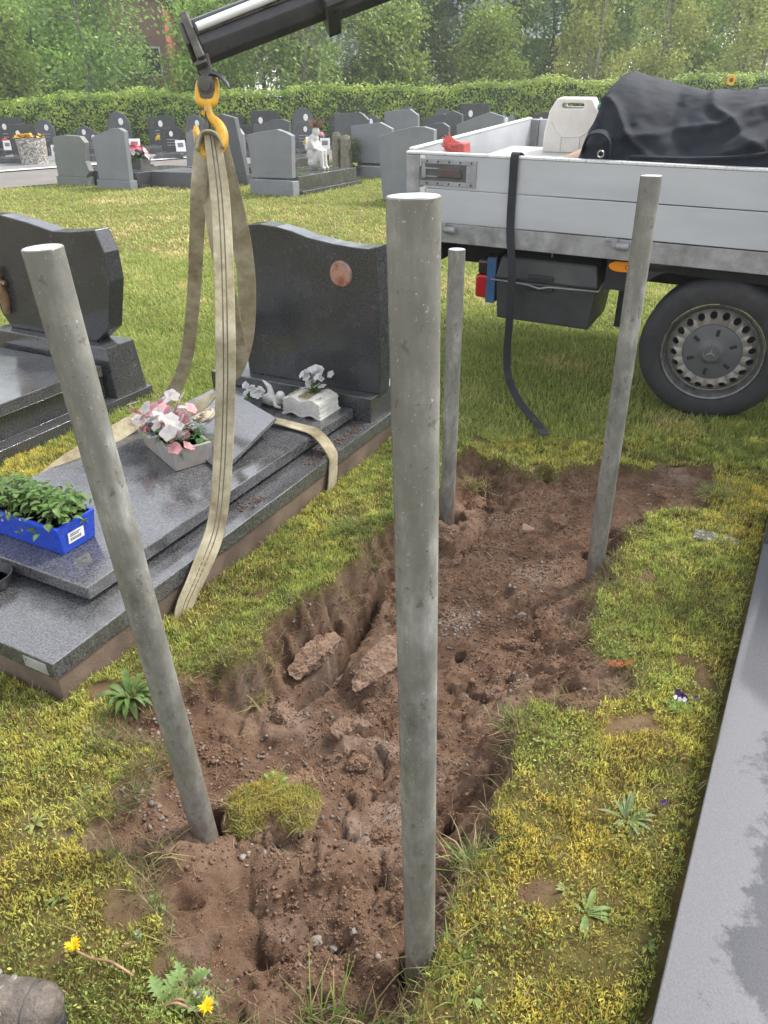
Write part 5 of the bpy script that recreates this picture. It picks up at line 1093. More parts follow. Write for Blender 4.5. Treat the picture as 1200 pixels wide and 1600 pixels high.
N = np.stack([rng.normal(0, .45, n1), np.where(face, -1, -.3)+rng.normal(0, .3, n1), np.where(face, .35, 1)+rng.normal(0, .35, n1)], 1); N /= np.linalg.norm(N, axis=1, keepdims=True)
c = lerpc((.17, .27, .04), (.42, .52, .09), np.clip((clump-.3)*1.6+U(-.35, .35, n1), 0, 1))
HM = leafmat('hedge_leaves', .35, .5); V_, Q_, C_ = leafcards(np.stack([x, y, z], 1), N, U(.07, .115, n1), c); fo = obj('leaves', fastmesh('leaves', V_, Q_, HM, C_), None, hg); fo['kind'] = 'stuff'

# ---------------------------------------------------------------- rows of small graves along the hedge
M_PORC = plain('white_porcelain', (.68, .68, .67), .3, var=.05, bump=0)
def small_stone(kind, seed, mat):
    r_ = random.Random(seed); o = thing('small_gravestone', 'tmp', 'gravestone'); w = r_.uniform(.32, .46); h = r_.uniform(.75, 1.0)
    shapes = [[(-w, 0), (w, 0), (w, h*.86), (w*.5, h), (-w*.3, h*.92), (-w, h*.95)], [(-w, 0), (w, 0), (w*.95, h*.7), (w*.6, h*.92), (0, h), (-w*.6, h*.92), (-w*.95, h*.7)],
              [(-w, 0), (w, 0), (w, h), (-w, h)], [(-w*.8, 0), (w*.8, 0), (w, h*.55), (w*.55, h*.95), (w*.1, h*.8), (-w*.4, h), (-w, h*.6)], [(-w, 0), (w, 0), (w*.9, h*.8), (0, h), (-w*.9, h*.8)]]
    m = MB(); m.box(-w-.1, w+.1, -1.5, .14, 0, .14); obj('plinth', m, M_GRAN, o, .008)
    m = MB(); m.box(-w-.02, w+.02, -1.42, -.03, .142, .22); obj('cover_slab', m, M_GRANTOP, o, .008)
    m = MB(); m.M = Matrix.Translation((0, 0, .14)); m.prism(shapes[kind % 5], 0, .10); hh_ = obj('headstone', m, mat, o, .01)
    px_ = r_.uniform(-.15, .15); m = MB(); m.M = Matrix.Translation((px_, -.006, .14+h*.72)) @ Matrix.Scale(.75, 4, (1, 0, 0)); m.lathe([(.001, -.012), (.085, -.012), (.095, .005)], 20, 'y'); obj('oval_photo', m, M_PORC, hh_, sm=40)
    m = MB(); m.M = Matrix.Translation((0, 0, .14))
    for i in range(3): m.box(-w*.5, w*(.5-.12*i), -.004, -.001, h*(.5-.1*i), h*(.5-.1*i)+.02)
    obj('inscription', m, plain('faint_lettering', (.32, .32, .31), .5), hh_); return o
DESC = ['wavy-topped dark gravestone with white oval photo in the row along the hedge', 'round-shouldered dark gravestone with white oval photo along the hedge', 'square-cut black gravestone with white oval photo along the hedge', 'twin-lobed grey gravestone with white oval photo along the hedge', 'gable-topped dark gravestone with white oval photo along the hedge']
protos = [small_stone(i, i, [M_GRANHS, M_BACK3, M_GRANHS, M_BACK, M_BACK3][i]) for i in range(5)]; used = set()
def put_small(kind, pos, rz, sc=1.0):
    p = protos[kind]
    o = p if kind not in used else copy_tree(p)
    used.add(kind); o.location = pos; o.rotation_euler = (0, 0, rz); o.scale = (sc,)*3; tag(o, DESC[kind], 'gravestone', ['wavy', 'round', 'square', 'twin-lobed', 'gable'][kind]+' gravestones along the hedge')
hrz = math.atan2(hd.y, hd.x); r_ = random.Random(31)
k_ = 0
for i in range(34):
    f = 6.5+i*1.16+r_.uniform(-.1, .1); p = hA+hd*f+hn*1.15
    put_small(r_.choice((0, 1, 2, 3, 4, 1)), (p.x, p.y, 0), hrz+r_.uniform(-.06, .06), r_.uniform(.85, 1.1))
for i in range(17):
    f = 8+i*1.9+r_.uniform(-.3, .3); p = hA+hd*f+hn*4.1
    put_small(r_.choice((0, 1, 2, 3, 4)), (p.x, p.y, 0), hrz+math.pi*0+r_.uniform(-.05, .05), r_.uniform(.6, .85))
# pots and ornaments on those graves
pcols = [('white', (.66, .66, .64)), ('red', (.5, .05, .05)), ('yellow', (.62, .42, .03)), ('pink', (.6, .28, .34)), ('violet', (.14, .09, .3))]
for i in range(44):
    f = 7+i*.85+r_.uniform(-.3, .3); row = i % 3; p = hA+hd*f+hn*((1.75, 2.4, 4.9)[row]); cn, cc = pcols[i % 5]
    z0 = (.22, .22, .17)[row]; o = thing('grave_pot', f'small pale pot of {cn} flowers among the hedge graves', 'flower pot', (p.x, p.y, z0), r_.uniform(0, 3), f'pots of {cn} flowers along the hedge')
    m = MB(); m.lathe([(.06, 0), (.09, .14), (.075, .14)], 14); obj('pot', m, M_PORC if i % 2 else MATS['slate_pot'], o, sm=40)
    m = MB()
    for q_ in range(16): v_ = Vector((r_.gauss(0, 1), r_.gauss(0, 1), abs(r_.gauss(.3, .8)))).normalized(); flower(m, (v_.x*.10, v_.y*.10, .17+v_.z*.10), .05, 5, v_, .4, q_)
    b_o = obj('blooms', m, vmat('pot_bloom_'+cn, cc, .25, .2), o); b_o['kind'] = 'stuff'
po = thing('memorial_plaque_stand', 'small white memorial plaque standing among the hedge graves', 'plaque', (0, 0, 0), 0, 'white plaques along the hedge')
m = MB(); m.M = Matrix.Rotation(rad(-14), 4, 'X'); m.box(-.12, .12, -.02, .02, 0, .26); pz = obj('plate', m, M_PORC, po, .006); m = MB(); m.M = Matrix.Rotation(rad(-14), 4, 'X'); m.box(-.07, .07, -.026, -.021, .10, .2); obj('picture', m, plain('plaque_picture', (.16, .15, .15), .4), pz)
lo_ = thing('grave_lantern', 'small dark grave lantern among the hedge graves', 'lantern', (0, 0, 0), 0, 'lanterns along the hedge')
m = MB(); m.box(-.09, .09, -.09, .09, 0, .04); obj('base', m, M_BLACKPL, lo_); m = MB(); m.frustum((-.10, .10, -.10, .10), (-.02, .02, -.02, .02), .30, .40); obj('roof', m, M_BLACKPL, lo_); m = MB(); m.box(-.07, .07, -.07, .07, .041, .299); obj('glass', m, plain('red_lantern_glass', (.35, .05, .04), .2), lo_)
for i in range(60):
    f = 6+i*.62+r_.uniform(-.2, .2); p = hA+hd*f+hn*r_.choice((1.5, 2.0, 2.6, 4.6, 5.2)); src = po if i % 3 else lo_; o = src if i < 2 else copy_tree(src)
    o.location = (p.x, p.y, .21 if i % 2 else .14); o.rotation_euler = (0, 0, hrz+r_.uniform(-.3, .3)); o.scale = (r_.uniform(.8, 1.3),)*3
# sunflower ornament and dark arch-topped stone by the hedge on the right
p = onplane(1142, 125, hA+hn*.75, hn); sf = thing('sunflower_ornament', 'tall artificial sunflower standing in front of the hedge', 'flower', (p.x, p.y, 0), hrz)
m = MB(); m.tube([(0, 0, 0), (.01, 0, p.z*.6), (0, 0, p.z)], .012, 6); obj('stem', m, vmat('sun_stem', (.08, .14, .03)), sf)
m = MB()
for k_ in range(18): a = 2*math.pi*k_/18; leafblade(m, (0, 0, 0), 0, .001, .001); 
m = MB(); flower(m, (0, -.02, p.z), .17, 16, (0, -1, .15), .2, 1); obj('petals', m, vmat('sun_petal', (.75, .45, .01), .3, .1), sf)
m = MB(); m.ball((0, -.035, p.z), (.075, .03, .075)); obj('seed_head', m, plain('brown_seed', (.10, .05, .02), .8), sf)
for i, f in enumerate((-.25, .2)): m = MB(); leafblade(m, (0, 0, p.z*.5+i*.2), i*3.0, .25, .12, .4, .6); obj('leaf', m, MATS['green_frond'], sf)
B = onplane(1190, 190, hA+hn*6.0, hn); T_ = onplane(1190, 131, hA+hn*6.0, hn); at_ = thing('arched_gravestone', 'black arch-topped gravestone showing above the tarpaulin', 'gravestone', (B.x, B.y, 0), hrz)
m = MB(); Hh = T_.z; m.prism([(-.62, 0), (.62, 0), (.62, Hh-.2), (.45, Hh-.08), (.2, Hh-.01), (0, Hh), (-.2, Hh-.01), (-.45, Hh-.08), (-.62, Hh-.2)], 0, .12); obj('headstone', m, M_GRANHS, at_, .01)
m = MB(); m.box(-.3, .3, -.004, -.001, Hh-.12, Hh-.09); obj('inscription', m, MATS['faint_lettering'], at_); m = MB(); m.box(-.75, .75, -.1, .3, -.05, .15); obj('plinth', m, M_GRAN, at_)
for i, (a, b) in enumerate(((430, 231), (378, 240))): pass

# ---------------------------------------------------------------- trees behind the hedge
BARKS = [plain('pale_birch_bark', (.20, .185, .155), .8, var=.5, scale=6, bump=.3), plain('brown_bark', (.10, .08, .06), .9, var=.4, scale=8, bump=.6, bscale=30)]
TL = leafmat('tree_leaves', .35, .55, hue=.012)
def tree_proto(kind, seed):
    r = np.random.default_rng(seed); rr = random.Random(seed); Ht = [9.5, 8.0, 10.5, 5.0][kind]; nst = [2, 1, 2, 4][kind]
    o = thing('tree', 'tmp', 'tree'); m = MB(); limbs = []
    for s in range(nst):
        a = rr.uniform(0, 6.28); lean = rr.uniform(.2, .9); P_ = []; 
        for i in range(7): f = i/6; P_.append((math.cos(a)*lean*f+rr.gauss(0, .08)+(.5*math.cos(s*2.4) if nst > 1 else 0), math.sin(a)*lean*f+rr.gauss(0, .08)+(.5*math.sin(s*2.4) if nst > 1 else 0), Ht*.92*f))
        m.tube(P_, [.13*(1-.85*i/6)*(1.0 if kind != 3 else .45) for i in range(7)], 7)
        for b in range(13):
            f = rr.uniform(.12, .95); base = Vector(P_[0]).lerp(Vector(P_[-1]), f); w = rr.uniform(0, 6.28); L = (1.0-.55*f)*[2.4, 3.0, 1.7, 1.6][kind]*rr.uniform(.6, 1.1); up = [.25, .35, .9, .6][kind]
            e = base+Vector((math.cos(w)*L, math.sin(w)*L, L*up)); md = base.lerp(e, .5)+Vector((0, 0, .1)); m.tube([base, md, e], [.035, .022, .008], 5); limbs += [(base, e)]
    obj('trunk', m, BARKS[0 if kind in (0, 2) else 1], o, sm=60)
    n = [11500, 12500, 11500, 8500][kind]; cl = []
    for (b, e) in limbs:
        for f in (.45, .75, 1.0): p = b.lerp(e, f); cl.append((p.x, p.y, p.z, rr.uniform(.45, .95)))
    for i in range(46): a = rr.uniform(0, 6.28); q = math.sqrt(rr.random())*[2.1, 2.5, 1.4, 1.7][kind]; z = rr.uniform(.05, .95)*Ht; q *= (1-.5*z/Ht); cl.append((math.cos(a)*q, math.sin(a)*q, z, rr.uniform(.4, .9)))
    cl = np.array(cl); idx = r.integers(0, len(cl), n); C = cl[idx, :3]+r.normal(0, 1, (n, 3))*cl[idx, 3:4]*np.array([[.48, .48, .40]])
    if kind == 0: C[:, 2] -= np.abs(r.normal(0, .35, n))           # drooping twigs
    C[:, 2] = np.maximum(C[:, 2], .1); N = r.normal(0, 1, (n, 3)); N[:, 2] = np.abs(N[:, 2])+.2; N /= np.linalg.norm(N, axis=1, keepdims=True)
    pal = [((.14, .22, .055), (.32, .43, .12)), ((.10, .175, .05), (.24, .34, .10)), ((.30, .34, .085), (.52, .55, .17)), ((.17, .29, .05), (.38, .52, .11))][kind]
    tone = (cl[idx, 3]*7.7) % 1; c = lerpc(*pal, np.clip(tone*.7+r.uniform(-.2, .45, n), 0, 1)); global rng; rng = r
    V_, Q_, C_ = leafcards(C, N, r.uniform(.12, .21, n), c, .6); fo = obj('crown', fastmesh('crown', V_, Q_, TL, C_), None, o); fo['kind'] = 'stuff'
    return o
TD = ['drooping mid green birch-like tree', 'dense dark green tree', 'slender pale yellow green tree with upright boughs', 'bushy bright green shrub tree']
TG = ['drooping trees', 'dark trees', 'pale upright trees', 'bright shrubs']
tps = [tree_proto(k_, 50+k_) for k_ in range(4)]; tused = set(); r_ = random.Random(77)
def put_tree(k_, x, y, s, row='behind the hedge'):
    v = Vector((x, y, 2))-CO; pxx = 600+FPX*v.dot(CR)/v.dot(CF)
    if ('third' not in row and 'back' not in row) and (165 < pxx < 226 or 780 < pxx < 834) : s *= .5
    o = tps[k_] if k_ not in tused else copy_tree(tps[k_]); tused.add(k_); o.location = (x, y, 0); o.rotation_euler = (0, 0, r_.uniform(0, 6.28)); o.scale = (s, s, s*r_.uniform(.9, 1.1)); tag(o, TD[k_]+row, 'tree', TG[k_]+row)
for i in range(17):
    f = i/16; p = hA+hd*(f*HL)+hn*(-3.2-r_.uniform(0, 1.5)); px = f
    put_tree(3 if r_.random() < .55 else (0 if f < .55 else 2), p.x, p.y, r_.uniform(.75, 1.05), ' growing directly behind the hedge')
for i in range(17):
    f = (i+.5)/17; p = hA+hd*(f*HL*1.05-1)+hn*(-7.5-r_.uniform(0, 2.5)); w = [.5, .42, .03, .05] if f < .5 else ([.35, .15, .3, .2] if f < .68 else [.1, .05, .75, .1])
    put_tree(r_.choices(range(4), w)[0], p.x, p.y, r_.uniform(.9, 1.25), ' in the second row beyond the hedge')
for i in range(18):
    f = (i+.2)/17; p = hA+hd*(f*HL*1.1-3)+hn*(-14-r_.uniform(0, 5)); put_tree(r_.choices(range(3), [.4, .5, .1] if f < .6 else [.3, .1, .6])[0], p.x, p.y, r_.uniform(1.1, 1.5), ' in the third row beyond the hedge')
for i in range(16):
    f = (i+.4)/15; p = hA+hd*(f*HL*1.3-8)+hn*(-26-r_.uniform(0, 6)); put_tree(r_.choice((0, 1, 1)), p.x, p.y, r_.uniform(1.4, 1.8), ' at the back of the wood')
# houses glimpsed through the trees
M_BRICK = NT('red_brick'); br = M_BRICK.n('TexBrick'); br.inputs['Scale'].default_value = 7; M_BRICK.l(M_BRICK.co(), br.inputs['Vector']); br.inputs['Color1'].default_value = (.40, .10, .06, 1); br.inputs['Color2'].default_value = (.32, .08, .05, 1); br.inputs['Mortar'].default_value = (.26, .16, .12, 1); M_BRICK.set(base=br.outputs[0], rough=.9)
def house(px, py, back, w, d, hw, hr_, label, rz=.0):
    p = onplane(px, 150, hA+hn*(-back), hn); o = thing('house', label, 'house', (p.x, p.y, 0), hrz+rz)
    m = MB(); m.box(-w/2, w/2, 0, d, 0, hw); wl = obj('wall', m, M_BRICK.m, o)
    m = MB(); m.prism([(-w/2-.3, hw-.1), (w/2+.3, hw-.1), (w/2+.2, hw+.05), (0, hr_), (-w/2-.2, hw+.05)], -.25, d+.25) if rz else m.add([(-w/2-.3, -.3, hw-.05), (w/2+.3, -.3, hw-.05), (w/2+.3, d/2, hr_), (-w/2-.3, d/2, hr_), (-w/2-.3, d+.3, hw-.05), (w/2+.3, d+.3, hw-.05)], [(0, 1, 2, 3), (3, 2, 5, 4), (0, 3, 4), (1, 5, 2), (0, 4, 5, 1)])
    rf = obj('roof', m, plain('slate_roof', (.16, .19, .22), .6, var=.25, scale=4), o); m = MB(); m.box(w*.2, w*.2+.5, d*.4, d*.4+.5, hr_-.8, hr_+.6); obj('chimney', m, M_BRICK.m, rf)
    for i in range(3):
        x0 = -w*.35+i*w*.28; m = MB(); m.box(x0, x0+.9, -.03, .05, hw*.45, hw*.45+1.1); wn_ = obj('window', m, plain('white_frame', (.6, .6, .58), .5), o); m = MB(); m.box(x0+.07, x0+.83, -.04, -.032, hw*.45+.07, hw*.45+1.03); obj('pane', m, plain('house_glass', (.04, .05, .06), .08), wn_)
    return o
house(196, 60, 10.5, 4.2, 7, 5.3, 7.6, 'red brick house with slate roof among the left trees')
house(590, 110, 11.5, 5, 6, 2.7, 4.4, 'low brick outbuilding glimpsed between the middle trees')
house(806, 45, 13, 5, 7, 3.9, 6.2, 'grey roofed house behind the pale trees')

# ---------------------------------------------------------------- clods, stones and weeds round the pit
ksl = NT('clod_soil'); cc1 = ksl.noise(24, 7, .72); cc2 = ksl.noise(170, 4, .7)
ksl.set(base=ksl.ramp(ksl.mix(.4, cc1, cc2), [(.36, (.075, .042, .026)), (.5, (.178, .108, .071)), (.66, (.31, .21, .148))]), rough=.95, spec=.15); ksl.bump(ksl.mix(.5, ksl.noise(220, 5, .7), ksl.noise(60, 4)), .8, .010)
kdr = NT('dry_clod'); kdr.set(base=kdr.ramp(kdr.mix(.4, kdr.noise(20, 7, .72), kdr.noise(200, 4, .7)), [(.36, (.10, .060, .041)), (.5, (.205, .135, .095)), (.66, (.33, .235, .175))]), rough=.95, spec=.15); kdr.bump(kdr.mix(.5, kdr.noise(240, 5, .7), kdr.noise(50, 4)), .8, .010)
def clod(name, label, cat, px, py, z, size, seed, mat, rz=0.0, vox=.005, rough_=.02, group=None, n=7, sink=.35):
    q = gp(px, py, z); zz = z1(q.x, q.y); o = thing(name, label, cat, (q.x, q.y, zz-size[2]*sink), rz, group); r_ = random.Random(seed); m = MB()
    bm = bmesh.new()
    for i in range(26):
        v = Vector((r_.gauss(0, 1), r_.gauss(0, 1), r_.gauss(0, 1))).normalized()*r_.uniform(.7, 1.15); bm.verts.new((v.x*size[0], v.y*size[1], v.z*size[2]+size[2]*.45))
    h_ = bmesh.ops.convex_hull(bm, input=bm.verts); bmesh.ops.delete(bm, geom=[e for e in h_['geom_interior'] if isinstance(e, bmesh.types.BMVert)], context='VERTS')
    me = bpy.data.meshes.new('lump'); bm.to_mesh(me); bm.free(); b = obj('lump', me, mat, o); sb = b.modifiers.new('fine', 'SUBSURF'); sb.subdivision_type = 'SIMPLE'; sb.levels = sb.render_levels = 4 if max(size) > .03 else 2
    for nm_, st_, sc_ in (('rough', rough_, .02), ('grit', rough_*.45, .006)):
        t = bpy.data.textures.new(nm_, 'CLOUDS'); t.noise_scale = sc_; t.noise_depth = 4; d = b.modifiers.new(nm_, 'DISPLACE'); d.texture = t; d.strength = st_; d.texture_coords = 'LOCAL'
    return o
for i, (px, py, z, sz, rz) in enumerate(((492, 1012, -.10, (.125, .052, .042), .95), (592, 1030, -.11, (.145, .072, .045), 1.0), (612, 925, -.12, (.055, .05, .05), .5), (690, 845, -.09, (.05, .06, .05), .2), (440, 1105, -.14, (.045, .05, .03), .3),
    (530, 1150, -.15, (.05, .035, .03), 1.4), (745, 775, -.06, (.06, .05, .045), .3), (560, 1190, -.15, (.04, .03, .025), .2), (640, 1400, -.1, (.05, .045, .03), .6), (870, 815, -.05, (.06, .05, .035), .4), (800, 1000, -.1, (.05, .03, .02), .2), (850, 950, -.1, (.05, .035, .02), 1.2), (470, 1210, -.13, (.04, .035, .025), .7), (600, 1290, -.13, (.05, .04, .025), .1))):
    clod('soil_clod', ['long flat soil clod beside the narrow crack', 'broad soil clod right of the narrow crack', 'lumpy soil clod at the upper end of the crack', 'soil clod at the foot of the short post', 'small soil clod at the lower end of the crack'][i] if i < 5 else 'rounded brown soil clod on the pit floor', 'soil clod', px, py, z, sz, 40+i, kdr.m if i in (0, 1, 4, 5) else ksl.m, rz, group='soil clods in the pit')
M_STB = plain('brown_stone', (.24, .145, .105), .85, var=.25, scale=30, bump=.4); M_STW = plain('pale_flint', (.20, .17, .145), .75, var=.25, scale=40, bump=.4)
clod('field_stone', 'rounded reddish brown stone in the upper pit', 'stone', 822, 822, -.06, (.038, .03, .028), 3, M_STB, .2, .003, .006, n=5)
for i, (px, py, s_, lab) in enumerate(((815, 942, .020, 'pale whitish stone in the middle of the upper pit'), (520, 1442, .012, 'small pinkish flint on the soil near the pit mouth'), (492, 1432, .014, 'pale flint flake lying beside a green straw'), (553, 1435, .009, 'small grey flint chip by the pit mouth'), (235, 1212, .012, 'pale flint by the foot of the leaning post'), (1000, 1050, .008, 'tiny grey stone by the russet sprig'))):
    clod('flint', lab, 'stone', px, py, -.07 if i < 4 else -.02, (s_*1.2, s_, s_*.8), 60+i, M_STW, .4*i, .0015, .004, n=4)
q = gp(1117, 842, .01); tl = thing('lichen_tile', 'flat grey lichened stone tile sunk in the moss', 'stone tile', (q.x, q.y, z1(q.x, q.y)), -.35)
k = NT('lichen_stone'); k.set(base=k.mix(k.ramp(k.noise(60, 3, .6), [(.58, (0, 0, 0)), (.62, (1, 1, 1))]), (.12, .115, .105), (.27, .27, .245)), rough=.95, spec=.1); m = MB(); m.slab([(-.085, -.03), (.06, -.045), (.09, -.01), (.05, .03), (-.07, .045)], -.03, .012); obj('tile', m, k.m, tl, .004)
# turf clod lying in the pit
q = gp(425, 1255, -.07); zz = z1(q.x, q.y); tc = thing('turf_clod', 'loose square of mossy turf lying in the dug soil', 'turf', (q.x, q.y, zz-.02), .35)
m = MB(); r_ = random.Random(9)
for i in range(12): m.ball((r_.gauss(0, .042), r_.gauss(0, .036), .012), (.042, .04, .045))
tcb = obj('soil_lump', m, ksl.m, tc); remesh(tcb, .006, 3, .02, .03)
def tuft_mesh(n, fx, L, W, cols, seed, lean=(.1, .9)):
    r = np.random.default_rng(seed); P = fx(r, n); i = r.uniform(0, 1, n); c = lerpc(cols[0], cols[1], i); st = r.uniform(0, 1, n) < cols[2]; c[st] = np.array((.44, .36, .17))
    V, T, C = blades(P, r.uniform(*L, n), r.uniform(*W, n), r.uniform(0, 6.28, n), r.uniform(*lean, n), r.uniform(0, .8, n), c*.6, c); return V, T, C
def clodtop(r, n):
    x, y = r.uniform(-.12, .12, n), r.uniform(-.115, .115, n); th = np.arctan2(y, x); rim = .088*(1+.22*np.cos(th*2+.6)+.16*np.cos(th*3+2)+.10*np.cos(th*5)); q = np.hypot(x, y)/rim; k_ = q < 1.15; x, y, q = x[k_], y[k_], q[k_]
    return np.stack([x, y, .082+(fbm(x, y, .05, 2, 9)-.5)*.04-.10*np.maximum(0, q-.6)**1.3], 1)
def ctuft(n, L, W, cols, seed, lean):
    r = np.random.default_rng(seed); P = clodtop(r, n); return tuft_mesh(len(P), lambda r_, k_: P, L, W, cols, seed, lean)
Pm = clodtop(np.random.default_rng(3), 16000); cm = moss_col(Pm+np.array([[q.x+.3, q.y, 0]]))
V_, T_, C_ = join([shoots(Pm, .004+.012*U(0, 1, len(Pm))**2, U(.0018, .0034, len(Pm)), cm*.8), ctuft(420, (.02, .045), (.0014, .0026), ((.20, .24, .05), (.36, .36, .10), .45), 2, (.3, 1)), ctuft(260, (.012, .03), (.0012, .002), ((.16, .10, .05), (.30, .20, .10), .2), 5, (.4, 1))])
o_ = obj('grass', fastmesh('grass', V_, T_, turf_leaf, C_), None, tc); o_['kind'] = 'stuff'
# rosettes and weeds
def rosette(name, label, px, py, n, L, W, c, seed, up=.55, droop=.7, z=0, group=None, size=1, cat='weed', teeth=False):
    q = gp(px, py, z); o = thing(name, label, cat, (q.x, q.y, z1(q.x, q.y)+.002), 0, group); r_ = random.Random(seed)
    mat = vmat('weed_%02d_%02d_%02d' % tuple(int(v*99) for v in c), c, .3, .3)
    for i in range(n):
        m = MB(); a = r_.uniform(0, 6.28); LL = r_.uniform(*L); leafblade(m, (.004*math.cos(a), .004*math.sin(a), 0), a, LL, r_.uniform(*W), up*r_.uniform(.5, 1.4), droop*r_.uniform(.7, 1.2), 7 if not teeth else 12)
        if teeth:
            vs = m.v; m.v = [((p[0], p[1], p[2]) if (j % 3) == 1 else tuple(Vector(vs[j//3*3+1]).lerp(Vector(p), (1.25 if (j//3) % 2 else .45)))) for j, p in enumerate(vs)]
        obj('leaf', m, mat, o, sm=60)
    return o
rosette('plantain', 'broad leaved plantain growing at the corner of the granite grave', 203, 1095, 34, (.055, .105), (.013, .022), (.10, .16, .04), 1, 1.3, 1.1)
rosette('hawkweed_rosette', 'grey green spiky rosette on the mossy strip', 978, 1282, 24, (.045, .075), (.007, .011), (.16, .21, .09), 2, .7, .5)
rosette('narrow_weed', 'narrow leaved weed low on the mossy strip', 915, 1430, 12, (.04, .075), (.007, .011), (.15, .22, .07), 3, .5, .6)
rosette('clod_weed', 'little green rosette growing on the turf clod', 428, 1200, 9, (.025, .045), (.008, .012), (.18, .32, .09), 4, .7, .6)
bpy.data.objects['clod_weed'].location.z += .055
for i, (px, py, L) in enumerate(((95, 1400, .05), (130, 1240, .035), (55, 1290, .05), (240, 1400, .05), (60, 1200, .04), (885, 1395, .04), (740, 1560, .04), (1010, 1480, .035), (720, 1500, .035), (835, 1110, .035), (1050, 925, .04))):
    rosette('weed_rosette', 'small green weed rosette in the mossy turf', px, py, 9, (L*.4, L*.7), (L*.13, L*.2), ((.20, .26, .08), (.17, .23, .06), (.26, .29, .10))[i % 3], 20+i, .6, .6, group='small weed rosettes in the turf')
dl = [rosette('dandelion', 'jagged dandelion leaves beside the boot', 255, 1568, 12, (.05, .085), (.018, .028), (.17, .25, .08), 31, .5, .6, teeth=True), rosette('dandelion', 'dandelion plant with open yellow flower beside the pit mouth', 292, 1540, 9, (.045, .075), (.017, .026), (.18, .26, .085), 32, .7, .6, teeth=True)]
M_DY = vmat('dandelion_yellow', (.80, .55, .01), .25, .12)
def dandelion_head(px, py, z, label, stem_to=None, close=False):
    q = gp(px, py, z); o = thing('dandelion_flower', label, 'flower', q)
    m = MB(); r_ = random.Random(int(px))
    for i in range(70): a = r_.uniform(0, 6.28); leafblade(m, (0, 0, .002), a, r_.uniform(.008, .019)*(.45 if close else 1), .0035 if not close else .002, r_.uniform(.1, 1.1)*(2 if close else 1), .3, 3)
    p_ = obj('petals', m, M_DY if not close else vmat('bud_white', (.36, .38, .27), .2), o); p_['kind'] = 'stuff'
    m = MB(); m.lathe([(.002, -.014), (.006, -.010), (.006, .001), (.001, .002)], 10); obj('calyx', m, vmat('calyx_green', (.16, .24, .08)), o)
    if stem_to: e = gp(*stem_to, .01)-q; m = MB(); m.tube(bez([(0, 0, -.012), tuple(e*.3+Vector((0, 0, -.012))), tuple(e*.65+Vector((0, 0, .012))), tuple(e)]), .0023, 6); obj('stem', m, vmat('dandelion_stem', (.34, .20, .13)), o, sm=60)
    return o
dandelion_head(115, 1479, .04, 'yellow dandelion flower on a long pinkish stem', (208, 1524)); dandelion_head(322, 1574, .03, 'yellow dandelion flower drooping over the pit mouth', (255, 1572))
dandelion_head(216, 1462, .03, 'closed white dandelion head leaning over the soil', (190, 1490), True); dandelion_head(309, 1556, .03, 'closed pale dandelion head beside the drooping flower', (262, 1572), True)
# pansies
q = gp(1064, 1092, .05); pn_ = thing('pansy', 'white and purple pansy in the moss beside the pale slab', 'flower', q); mv, mw = MB(), MB(); up_ = tuple((CO-q).normalized()[:])
for i, (dx, dy) in enumerate(((-.008, .010), (.008, .012), (.0, .026), (.014, .0))): flower(mv, (dx, dy, 0), .010, 5, (up_[0]+.5*(i-1), up_[1], up_[2]), .5, i)
for i, (dx, dy) in enumerate(((-.006, -.006), (.006, -.009), (-.016, .002))): flower(mw, (dx, dy, .006), .0065, 5, (up_[0]+.6*(i-1), up_[1], up_[2]), .6, i)
obj('purple_petals', mv, vmat('pansy_purple', (.05, .018, .09), .2), pn_); obj('white_petals', mw, vmat('pansy_white', (.74, .72, .76), .25, .08), pn_); m = MB()
for i in range(14): leafblade(m, (0, 0, -.045), i*2.4, .04, .008, 1, .4, 4)
obj('leaves', m, vmat('pansy_leaf', (.16, .27, .07)), pn_)
for px, py, lab in ((1088, 1091, 'single dark purple pansy petal next to the white pansy'), (1037, 1255, 'dark purple pansy bud low in the moss')):
    q = gp(px, py, .03); o = thing('pansy_bud', lab, 'flower', q); m = MB(); flower(m, (0, 0, 0), .010, 3, (.3, -.5, 1), .3, 3); obj('petals', m, MATS['pansy_purple'], o); m = MB(); m.tube([(0, 0, 0), (.003, .002, -.03)], .001, 5); obj('stem', m, MATS['pansy_leaf'], o)
# russet sprig
q = gp(968, 1040, .02); o = thing('russet_sprig', 'dry russet sprig lying on the moss at the pit edge', 'sprig', q, .1); m = MB(); r_ = random.Random(15); m.tube([(-.03, 0, .004), (.05, .004, .012)], .0015, 5)
for i in range(110): f = r_.random(); leafblade(m, (-.035+.06*f, r_.gauss(0, .006), .006), r_.uniform(0, 6.28), .013, .004, .7, .3, 2)
obj('twig', m, vmat('russet_leaf', (.36, .13, .05)), o)
